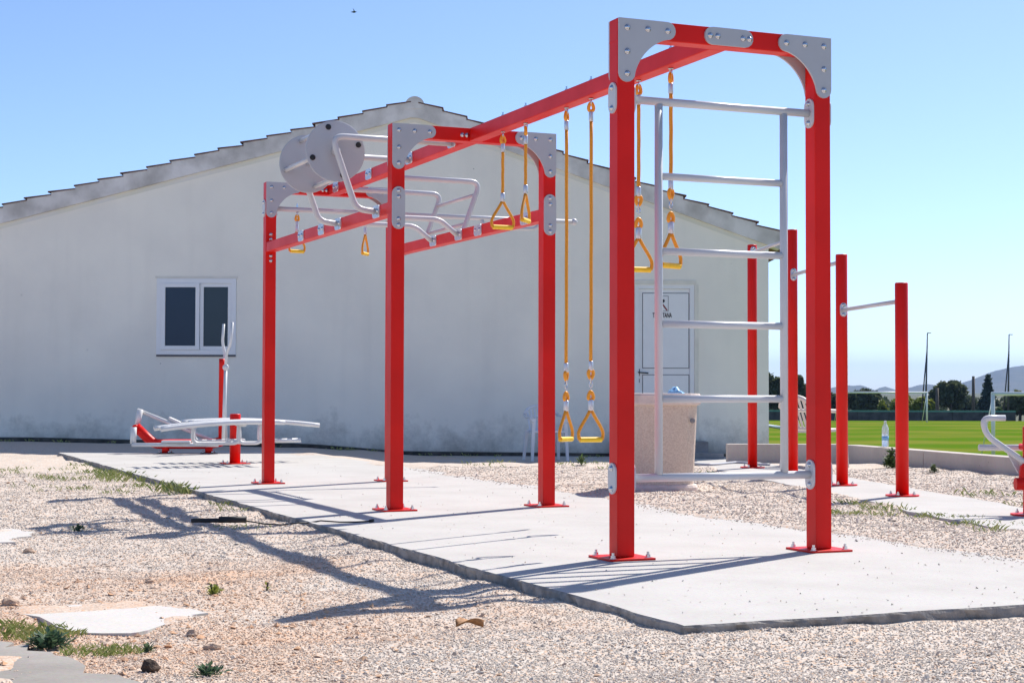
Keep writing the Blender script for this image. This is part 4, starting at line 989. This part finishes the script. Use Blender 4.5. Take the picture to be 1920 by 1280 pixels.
# ------------------------------------------------------------------ bottle on the low wall
bp_ = at(1660, 839, 19.75); bz = 0.207
T = Thing('water_bottle', (bp_[0], bp_[1], bz), 'clear plastic water bottle with pale blue label standing on the low wall', 'bottle')
mb = MB(); mb.lathe([(0.034, 0.0), (0.041, 0.006), (0.041, 0.19), (0.038, 0.225), (0.022, 0.262), (0.0135, 0.275), (0.0135, 0.292)], (bp_[0], bp_[1], bz), n=20); T.part('bottle_body', mb, 'bottle_plastic')
mb = MB(); mb.lathe([(0.0418, 0.075), (0.0418, 0.125)], (bp_[0], bp_[1], bz), n=20); T.part('label_band', mb, 'blue_bag')
mb = MB(); mb.lathe([(0.0155, 0.288), (0.0155, 0.306), (0.013, 0.309)], (bp_[0], bp_[1], bz), n=16); T.part('cap', mb, 'white_plastic')

# ------------------------------------------------------------------ things across the pitch
FZ = -1.65
def goal(px_right, d, width, depth_dir, label, px_list=None):
    base = at(px_right, 790, d); r0 = np.array([base[0], base[1], FZ])
    T = Thing('football_goal', r0, label, 'football goal', None)
    def q(a, b, z): return tuple(r0+RT*a+FW*b+UP*z)
    s = width
    for a in (0, s):
        mb = MB(); mb.tube([q(a, 0, 0), q(a, 0, 2.44)], 0.075, 10); T.part('goal_post', mb, 'pvc_white')
        mb = MB(); mb.tube([q(a, 0, 2.40), q(a, 1.6, 0.0)], 0.025, 8); T.part('stay', mb, 'pvc_white')
    mb = MB(); mb.tube([q(min(0, s)-0.06, 0, 2.44), q(max(0, s)+0.06, 0, 2.44)], 0.075, 10); T.part('crossbar', mb, 'pvc_white')
goal(1738, 136.0, -7.32, 1, 'far white football goal in front of the trees')
goal(1862, 63.7, 7.32, 1, 'nearer white football goal cut off by the right edge')
def far_wall():
    T = Thing('boundary_wall', (*at(1660, 780, 143)[:2], FZ), 'long dark concrete wall with green top rail along the far side of the pitch', 'wall')
    x0, x1 = at(1250, 780, 144), at(1905, 780, 144); n = 11
    for k in range(n):
        a = x0+(x1-x0)*(k/n+0.0007); b = x0+(x1-x0)*((k+1)/n-0.0007)
        mb = MB(); mb.prism([tuple(a[:2]), tuple(b[:2]), tuple((b+FW*0.25)[:2]), tuple((a+FW*0.25)[:2])], lambda u, v, w: (u, v, FZ-0.25+w), 0.98); T.part('wall_panel', mb, 'dark_concrete')
    mb = MB(); mb.prism([tuple((x0+FW*0.05)[:2]), tuple((x1+FW*0.05)[:2]), tuple((x1+FW*0.2)[:2]), tuple((x0+FW*0.2)[:2])], lambda u, v, w: (u, v, FZ+0.735+w), 0.13); T.part('top_rail', mb, 'green_net')
far_wall()
def mast(px, ytop, px_base, ybase, d, label, px_strut):
    b = at(px_base, ybase, d); t = at(px, ytop, d)
    T = Thing('mast', (b[0], b[1], FZ), label, 'mast', 'thin masts behind the pitch')
    low = np.array([b[0], b[1], FZ])
    mb = MB(); mb.tube([tuple(low), tuple(low+(t-low)*0.5), tuple(t)], 0.10, 8, r2=0.045); T.part('pole', mb, 'dark_metal')
    mb = MB(); mb.tube([tuple(t), tuple(t+RT*0.32)], 0.035, 6); T.part('arm', mb, 'dark_metal')
    st = at(px_strut, ybase, d+1.0); k = low+(t-low)*0.80
    mb = MB(); mb.tube([(st[0], st[1], FZ), tuple(k)], 0.06, 6); T.part('strut', mb, 'dark_metal')
mast(1739, 624, 1735, 776, 146, 'thin dark mast with a leaning strut, between the pull-up post and the oak', 1726)
mast(1892, 627, 1890, 776, 146, 'thin dark mast with a leaning strut, near the right edge before the hill', 1880)
def pole(px, yt, d, label):
    b = at(px, 778, d); t = at(px, yt, d); T = MB(); T.tube([(b[0], b[1], -1.9), tuple(t)], 0.19, 9, r2=0.14)
    single('wooden_pole', T, 'bare_wood', label, 'pole', (0, 0, 0), None)
pole(1757, 727, 150, 'short grey wooden pole in front of the round oak tree')
pole(1825, 705, 165, 'tall grey wooden pole between the round oak and the cedar')
T = Thing('far_house', (*at(1826, 776, 230)[:2], -1.9), 'small far house with pink tiled roof below the trees', 'house')
hb = at(1826, 776, 230)
def hq(a, b, z): return tuple(np.array([hb[0], hb[1], 0])+RT*a+FW*b+UP*z)
mb = MB(); v8 = [hq(a, b, z) for z in (-1.9, -1.35) for a, b in ((-2.2, 0), (2.0, 0), (2.0, 5), (-2.2, 5))]
mb.add(v8, [(3, 2, 1, 0), (4, 5, 6, 7), (0, 1, 5, 4), (1, 2, 6, 5), (2, 3, 7, 6), (3, 0, 4, 7)]); T.part('wall', mb, 'house_wall')
mb = MB(); v8 = [hq(a, b, z) for a, b, z in ((-2.5, -0.3, -1.42), (2.3, -0.3, -1.42), (2.3, 5.3, -1.42), (-2.5, 5.3, -1.42), (-1.6, 2.5, -0.35), (1.4, 2.5, -0.35))]
mb.add(v8, [(0, 1, 5, 4), (1, 2, 5), (2, 3, 4, 5), (3, 0, 4), (3, 2, 1, 0)]); T.part('roof', mb, 'roof_pink')

def foliage(name, T, clumps, n, size, mat, under=None):
    """leaf cards spread through a set of ellipsoids (centre, radii)"""
    vol = np.array([c[1][0]*c[1][1]*c[1][2] for c in clumps]); pr = vol/vol.sum()
    idx = rng.choice(len(clumps), n, p=pr)
    dirs = rng.normal(size=(n, 3)); dirs /= np.linalg.norm(dirs, axis=1)[:, None]
    rad = rng.random(n)**(1/2.2)
    C = np.array([c[0] for c in clumps])[idx]; Rr = np.array([c[1] for c in clumps])[idx]
    P = C+dirs*rad[:, None]*Rr*(1+rng.normal(0, 0.06, (n, 1)))
    a = rng.normal(size=(n, 3)); a /= np.linalg.norm(a, axis=1)[:, None]; b = np.cross(a, rng.normal(size=(n, 3))); b /= np.linalg.norm(b, axis=1)[:, None]
    s = size*rng.uniform(0.55, 1.3, n)[:, None]
    V = np.stack([P-a*s, P+b*s*0.6, P+a*s, P-b*s*0.6], 1).reshape(-1, 3)-np.array(T.loc)
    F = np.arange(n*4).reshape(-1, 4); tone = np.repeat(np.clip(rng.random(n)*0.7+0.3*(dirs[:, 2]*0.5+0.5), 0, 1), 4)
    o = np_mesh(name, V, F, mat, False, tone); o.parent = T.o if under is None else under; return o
def tree(px, ybase, ytop, d, halfw_px, label, mat='leaf_oak', n=3600, leaf=0.34, kind='oak', cat='tree', group=None):
    k = d/FPX; b = at(px, ybase, d); top = at(px, ytop, d)[2]; g = -1.9; w = halfw_px*k; h = top-g
    T = Thing('oak_tree' if kind == 'oak' else ('cedar_tree' if kind == 'cedar' else 'bush'), (b[0], b[1], g), label, cat, group)
    B = np.array([b[0], b[1], 0])
    if kind != 'bush':
        mb = MB(); pts = [(b[0], b[1], g-0.2), (b[0]+0.1, b[1], g+h*0.4), (b[0], b[1]+0.1, g+h*(0.97 if kind == 'cedar' else 0.7))]
        mb.tube(pts, max(0.16, 0.04*h), 8, r2=0.05); T.part('trunk', mb, 'bark')
        for j in range(5):
            aa = random.random()*6.28; z0 = g+h*random.uniform(0.25, 0.5); mb = MB(); mb.tube([(b[0], b[1], z0), (b[0]+0.5*w*math.cos(aa), b[1]+0.5*w*math.sin(aa), z0+h*0.25)], 0.09, 6, r2=0.03); T.part('limb', mb, 'bark')
    cl = []
    if kind == 'cedar':
        for j in range(11):
            t = j/10; z = g+h*(0.12+0.86*t); r = w*(1.05-0.95*t)*random.uniform(0.75, 1.15)
            for q in range(4):
                aa = q*1.57+j*0.8; cl.append((B+RT*(0.5*r*math.cos(aa))+FW*(0.5*r*math.sin(aa))+UP*z, (0.55*r+0.1, 0.55*r+0.1, h*0.028)))
    else:
        cz = g+h*(0.55 if kind == 'oak' else 0.45)
        for j in range(22 if kind == 'oak' else 12):
            aa = random.random()*6.28; ph = random.uniform(-0.75, 1.0); rr = random.uniform(0.35, 0.72)
            c = B+RT*(w*rr*math.cos(aa)*math.cos(ph*1.2))+FW*(w*rr*math.sin(aa)*math.cos(ph*1.2))+UP*(cz+h*0.42*rr*ph)
            s = random.uniform(0.26, 0.42); cl.append((c, (w*s, w*s, h*s*0.55)))
    foliage('crown', T, cl, n, leaf, mat)
tree(1782, 776, 711, 172, 38, 'big round dark oak beyond the far wall, left of the tall pole', n=5200, leaf=0.30)
tree(1912, 788, 733, 150, 34, 'dark spreading oak at the right edge behind the nearer goal', n=4200, leaf=0.28)
tree(1621, 776, 726, 176, 36, 'dark broad oak behind the far goal', n=4200, leaf=0.32)
tree(1452, 776, 702, 168, 26, 'dark tall oak at the corner of the white house', n=3200, leaf=0.30)
tree(1500, 776, 704, 170, 20, 'dark slim oak between the ladder and the tall red post', n=2600, leaf=0.30)
tree(1562, 776, 738, 180, 16, 'low dark oak seen between two red posts', n=1600, leaf=0.32)
tree(1853, 776, 704, 185, 21, 'dark pointed cedar to the right of the tall pole', 'leaf_cedar', 3000, 0.30, 'cedar')
tree(1806, 776, 738, 205, 40, 'grey green oak behind the tall pole', n=2600, leaf=0.34)
tree(1690, 778, 732, 160, 30, 'pale yellow green bush left of the last red post', 'leaf_yellow', 2200, 0.26, 'bush', 'bush')
tree(1732, 778, 736, 158, 26, 'bright yellow green bush beside the far goalpost', 'leaf_yellow', 2000, 0.26, 'bush', 'bush')
tree(1658, 778, 745, 162, 14, 'small yellow green bush in front of the broad oak', 'leaf_yellow', 1000, 0.26, 'bush', 'bush')
tree(1872, 778, 758, 156, 12, 'small light green bush behind the nearer goalpost', 'leaf_weed', 900, 0.24, 'bush', 'bush')
tree(1530, 778, 745, 190, 60, 'long olive hedge of scrub low behind the far wall', 'leaf_oak', 3000, 0.32, 'bush', 'hedge')
def far_wood():
    n = 9000; px = rng.uniform(1380, 2050, n); d = rng.uniform(225, 300, n)
    top = 752 + 10*(snoise(px, px*0, 0.035)-0.5)*2 + 5*(snoise(px+50, px*0, 0.11)-0.5)*2
    V = []; tone = []
    a = rng.normal(size=(n, 3)); a /= np.linalg.norm(a, axis=1)[:, None]; b = np.cross(a, rng.normal(size=(n, 3))); b /= np.linalg.norm(b, axis=1)[:, None]
    for i in range(n):
        t = at(px[i], top[i], d[i]); z = -1.9+(t[2]+1.9)*rng.random()**0.7; p = np.array([t[0], t[1], z]); s_ = rng.uniform(0.25, 0.6)
        V += [p-a[i]*s_, p+b[i]*s_*0.6, p+a[i]*s_, p-b[i]*s_*0.6]; tone += [rng.random()*0.9]*4
    tag(np_mesh('far_wood', np.array(V), np.arange(4*n).reshape(-1, 4), 'leaf_oak', False, np.array(tone)), 'belt of low green scrub far beyond the pitch', 'scrub', kind='stuff')
far_wood()
# white pipe lying on the grass just beyond the low wall
a_ = on_z(1436, 797, FZ+0.1); b_ = on_z(1478, 803, FZ+0.1); mb = MB(); mb.tube([(a_[0], a_[1], a_[2]), (b_[0], b_[1], b_[2])], 0.10, 10)
single('goal_pole', mb, 'pvc_white', 'white goal bar lying on the grass just right of the house corner', 'pole')

# ------------------------------------------------------------------ small things on the gravel
def weed(x, y, h, n, mat, label, spread=0.6, z=None, name='weed', leafw=0.25, cat='plant', upright=0.6, ll=1.0):
    g = float(gz(x, y)) if z is None else z
    T = Thing(name, (x, y, g), label, cat)
    V = []; F = []; tone = []
    for k in range(n):
        a = random.random()*6.283; t = random.random(); r = h*spread*t**0.6*random.uniform(0.3, 1.0)
        bx_, by_ = x+r*0.5*math.cos(a), y+r*0.5*math.sin(a); L = h*ll*random.uniform(0.25, 0.6); ph = random.uniform(0.2, 1.3)
        z0 = g+h*upright*random.random()*(1-t*0.6)
        d = Vector((math.cos(a)*math.cos(ph), math.sin(a)*math.cos(ph), math.sin(ph))); s = d.cross(Vector((0, 0, 1))).normalized()
        p = Vector((bx_, by_, z0)); w = L*leafw; m = p+d*L*0.5; e = p+d*L+Vector((0, 0, -L*0.15)); o = len(V)
        V += [tuple(p), tuple(m+s*w), tuple(e), tuple(m-s*w)]; F.append((o, o+1, o+2, o+3)); tone += [random.random()]*4
    V = np.array(V)-np.array(T.loc); ob = np_mesh('leaves', V, np.array(F), mat, False, np.array(tone)); ob.parent = T.o
    mb = MB()
    for k in range(3): mb.tube([(x, y, g-0.02), (x+random.uniform(-1, 1)*h*0.2, y+random.uniform(-1, 1)*h*0.2, g+h*upright)], 0.004*max(1, h*4), 5)
    T.part('stem', mb, 'bark')
    return T
sh = on_z(1662, 877, 0.0)
weed(sh[0]-0.02, sh[1]-0.12, 0.27, 330, 'leaf_weed', 'leafy shrub growing at the foot of the low wall below the bottle', 0.75, leafw=0.42, upright=0.85, ll=0.38)
sh = on_z(1743, 888, 0.0); weed(sh[0]-0.02, sh[1]-0.1, 0.14, 110, 'leaf_oak', 'small dark weed at the foot of the low wall right of the last red post', 0.9, leafw=0.4, ll=0.5)
weed(-2.22, -0.43, 0.085, 70, 'leaf_pale', 'pale yellow green seedling beside the concrete patch', 0.6, leafw=0.34, ll=0.7)
weed(-1.96, -0.33, 0.060, 12, 'leaf_pale', 'tiny upright pale sprout alone on the gravel', 0.25, leafw=0.22)
weed(-3.07, -1.60, 0.085, 260, 'leaf_blue', 'dense blue green cushion weed at the corner of the pavement', 1.9, leafw=0.22)
weed(-2.68, -2.42, 0.060, 120, 'leaf_blue', 'low blue green weed cut by the bottom edge', 2.0, leafw=0.25)
weed(-2.77, -1.86, 0.045, 60, 'leaf_blue', 'small green weed between the pavement and the bottom edge', 1.2, leafw=0.25)
weed(*on_z(1090, 879, 0.0)[:2], 0.15, 60, 'leaf_weed', 'dark green tuft on the gravel in front of the house pavement', 0.6, leafw=0.12)
weed(-2.32, 3.02, 0.06, 90, 'leaf_blue', 'flat dark weed beside the far concrete patch', 2.0, leafw=0.25)

def grass():
    V = []; F = []; tone = []
    def tuft(x, y, n, h, r, flat=0.5):
        for k in range(n):
            a = random.random()*6.283; rr = r*math.sqrt(random.random()); bx_, by_ = x+rr*math.cos(a), y+rr*math.sin(a)
            z = max(float(gz(bx_, by_)), 0.0 if False else -1); L = h*random.uniform(0.5, 1.2); a2 = random.random()*6.283; ln = random.uniform(0.2, 0.9)
            d = Vector((math.cos(a2)*ln, math.sin(a2)*ln, 1)).normalized(); s = Vector((-math.sin(a2), math.cos(a2), 0))*0.0017*max(1, L*8)
            p = Vector((bx_, by_, z-0.005)); m = p+d*L*0.6; e = p+d*L+Vector((math.cos(a2), math.sin(a2), -0.5))*L*0.25; o = len(V)
            V.extend([tuple(p-s), tuple(p+s), tuple(m+s*0.7), tuple(e), tuple(m-s*0.7)]); F.append((o, o+1, o+2, o+3, o+4)); t = random.random(); tone.extend([t]*5)
    # along the left edge of the slab
    for (x, y, n, r, h) in [(-1.0, 8.9, 90, 0.28, 0.09), (-0.98, 9.7, 110, 0.25, 0.09), (-0.95, 10.6, 80, 0.25, 0.08), (-0.93, 7.2, 70, 0.15, 0.11), (-0.92, 6.7, 60, 0.12, 0.12), (-0.95, 7.8, 60, 0.2, 0.07), (-1.35, 9.3, 80, 0.4, 0.06),
                            (-0.92, 5.1, 30, 0.10, 0.06), (-0.95, 12.5, 40, 0.2, 0.06), (-1.28, 3.0, 60, 0.22, 0.035), (-1.05, 4.3, 20, 0.15, 0.05),
                            (3.25, 2.25, 110, 0.20, 0.05), (3.28, 1.55, 150, 0.22, 0.055), (3.12, 0.98, 170, 0.25, 0.05), (2.86, 2.1, 60, 0.2, 0.04), (2.7, 1.9, 30, 0.15, 0.06), (3.4, 2.9, 60, 0.15, 0.05), (2.95, 1.7, 40, 0.2, 0.05),
                            (3.9, 7.4, 40, 0.25, 0.06), (4.3, 6.7, 40, 0.2, 0.06), (4.9, 3.2, 40, 0.3, 0.07), (4.6, 2.3, 40, 0.25, 0.06), (2.6, 0.3, 25, 0.1, 0.06),
                            (-3.10, -1.10, 260, 0.17, 0.05), (-3.02, -1.32, 160, 0.12, 0.045), (-2.93, -1.78, 190, 0.13, 0.035), (-2.86, -1.85, 90, 0.10, 0.035)]:
        tuft(x, y, n, h, r)
    for k in range(60):
        d = random.uniform(14.5, 19.5); l = random.uniform(-0.36, -0.20)*d; p = ld(l, d, 0)
        if p[0] < SLAB_L-0.1: tuft(p[0], p[1], random.randint(8, 36), 0.055, random.uniform(0.08, 0.25))
    for k in range(26):
        d = random.uniform(17.5, 20.5); l = random.uniform(-0.04, 0.10)*d; p = ld(l, d, 0)
        if p[0] > 2.3: tuft(p[0], p[1], random.randint(4, 12), 0.06, 0.1)
    for k in range(40):
        l = random.uniform(-7.5, 3.6); p = ld(l*1.07, 25.85+random.uniform(-0.3, 0.08), 0); tuft(p[0], p[1], 9, 0.07, 0.12)
    me = bpy.data.meshes.new('grass'); me.from_pydata(V, [], F); a = me.attributes.new('tone', 'FLOAT', 'POINT'); a.data.foreach_set('value', tone)
    me.materials.append(MATS['blade_grass']); o = bpy.data.objects.new('grass', me); COL.objects.link(o); tag(o, 'thin green and straw grass growing through the gravel', 'grass', kind='stuff')
grass()

def rock(x, y, s, mat, label, name='stone', cat='stone', flat=0.65, z=None):
    bm = bmesh.new(); bmesh.ops.create_icosphere(bm, subdivisions=2, radius=1.0)
    k = random.random()*50
    for v in bm.verts:
        n = 1+0.30*math.sin(v.co.x*2.3+k)*math.cos(v.co.y*2.9+k*1.3)+0.13*math.sin(v.co.z*6+v.co.x*5+k); v.co = Vector((v.co.x*s*1.25*n, v.co.y*s*n, v.co.z*s*flat*n))
    R = Matrix.Rotation(random.random()*6.28, 4, 'Z'); vs = [tuple(R @ v.co) for v in bm.verts]; fs = [[v.index for v in f.verts] for f in bm.faces]; bm.free()
    g = float(gz(x, y)) if z is None else z; mb = MB(); mb.add(vs, fs, False); o = mb.build(name, mat); o.location = (x, y, g+s*flat*0.45); tag(o, label, cat); return o
p = on_z(20, 1140, -0.06); rock(p[0], p[1], 0.032, 'stone_tan', 'brown stone left of the concrete patch')
p = on_z(360, 1201, -0.06); rock(p[0], p[1], 0.026, 'stone_tan', 'yellowish stone on the gravel, right one of the two below the concrete patch')
p = on_z(400, 1222, -0.06); rock(p[0], p[1], 0.024, 'stone_tan', 'pale stone on the gravel near the bottom, further right than the yellowish one')
p = on_z(280, 1105, -0.06); rock(p[0], p[1], 0.022, 'stone_tan', 'small tan stone above the concrete patch')
p = on_z(54, 1040, -0.06); rock(p[0], p[1], 0.030, 'stone_tan', 'tan stone near the left edge between both concrete patches')
p = on_z(282, 1270, -0.06); rock(p[0], p[1], 0.028, 'brown_clod', 'dark brown clod at the bottom edge left of centre', 'earth_clod', 'clod', 0.9)
# dry curled leaf
lx, ly = -1.51, -1.71; g = float(gz(lx, ly)); V = []; F = []
for i in range(9):
    t = i/8; w = 0.026*math.sin(math.pi*(0.08+0.88*t))
    for j in range(5):
        s = (j-2)/2; V.append((lx+(t-0.5)*0.115, ly+s*w+0.01*math.sin(3*t), g+0.012+0.018*s*s+0.012*math.sin(4*t+s)))
for i in range(8):
    for j in range(4): F.append((i*5+j, i*5+j+1, i*5+j+6, i*5+j+5))
mb = MB(); mb.add(V, F, True); o = single('dry_leaf', mb, 'dry_leaf', 'curled dry brown leaf on the gravel in the foreground', 'leaf'); sm = o.modifiers.new('thickness', 'SOLIDIFY'); sm.thickness = 0.002
# black pipe offcut with a wire tail
g0 = float(gz(-1.36, 3.30))+0.030
mb = MB(); mb.tube([(-1.53, 3.37, g0), (-1.50, 3.355, g0+0.004), (-1.36, 3.30, g0+0.003), (-1.345, 3.295, g0+0.003)], 0.015, 10); mb.tube([(-1.36, 3.30, g0+0.008), (-1.19, 3.235, g0+0.010)], 0.022, 10)
single('pipe_offcut', mb, 'black_rubber', 'short black plastic pipe piece lying on the gravel left of the slab', 'pipe')
pts = [(-1.19, 3.235, g0), (-1.10, 3.10, g0-0.012), (-1.02, 2.93, float(gz(-1.02, 2.93))+0.012), (-0.93, 2.86, float(gz(-0.93, 2.86))+0.025), (-0.86, 2.90, -0.008), (-0.80, 2.80, 0.012), (-0.70, 2.70, 0.008), (-0.60, 2.68, 0.007), (-0.50, 2.69, 0.008)]
sp = []
for i in range(len(pts)-1):
    a = np.array(pts[i]); b = np.array(pts[i+1])
    for k in range(4): sp.append(tuple(a+(b-a)*k/4))
sp.append(pts[-1]); mb = MB(); mb.tube(sp, 0.0048, 8); mb.tube([pts[-1], (pts[-1][0]+0.03, pts[-1][1]+0.012, pts[-1][2]+0.004)], 0.011, 8)
single('black_wire', mb, 'black_rubber', 'thin black wire curling from the gravel up onto the slab', 'wire')
# grey hose and boards by the low wall
hp = [tuple(on_z(1300+k*16, 868.5+2.2*math.sin(k*0.9), 0.035)) for k in range(10)]
mb = MB(); mb.tube(fillet(hp, 0.05, 3), 0.014, 8); single('hose', mb, 'grey_paint', 'thin grey hose lying on the strip slab by the low wall end', 'hose')
# a bird high in the sky
bq = at(664, 23, 70.0)
V = [tuple(bq+RT*a+UP*b+FW*c_) for a, b, c_ in ((-0.16, 0, 0), (0.0, 0.035, -0.05), (0.13, 0.01, 0), (0.0, -0.03, 0.05), (-0.02, 0.09, 0.36), (0.05, 0.02, 0.02), (-0.02, 0.09, -0.36), (0.06, 0.0, -0.02))]
mb = MB(); mb.add(V, [(0, 1, 2), (0, 2, 3), (0, 3, 1), (1, 3, 2), (1, 5, 4), (3, 5, 4), (1, 7, 6), (3, 7, 6)]); single('bird', mb, 'bird_dark', 'tiny dark bird flying in the clear sky above the roof', 'bird')

# ------------------------------------------------------------------ haze
if True:
    mb = MB(); lo = CAM-np.array([7400, 7400, 0]); hi = CAM+np.array([7400, 7400, 0])
    mb.box((lo[0], lo[1], -4.0), (hi[0], hi[1], 150.0))
    m = bpy.data.materials.new('haze_air'); m.use_nodes = True; nt = m.node_tree; nt.nodes.clear()
    out = nt.nodes.new('ShaderNodeOutputMaterial'); pv = nt.nodes.new('ShaderNodeVolumePrincipled')
    pv.inputs['Color'].default_value = (0.40, 0.62, 1.0, 1); pv.inputs['Density'].default_value = 0.000105; pv.inputs['Anisotropy'].default_value = 0.0
    nt.links.new(pv.outputs[0], out.inputs['Volume']); MATS['haze_air'] = m
    o = mb.build('haze', 'haze_air'); o['kind'] = 'stuff'; o['label'] = 'thin blue summer haze in the air'; o['category'] = 'haze'
S.cycles.volume_bounces = 0
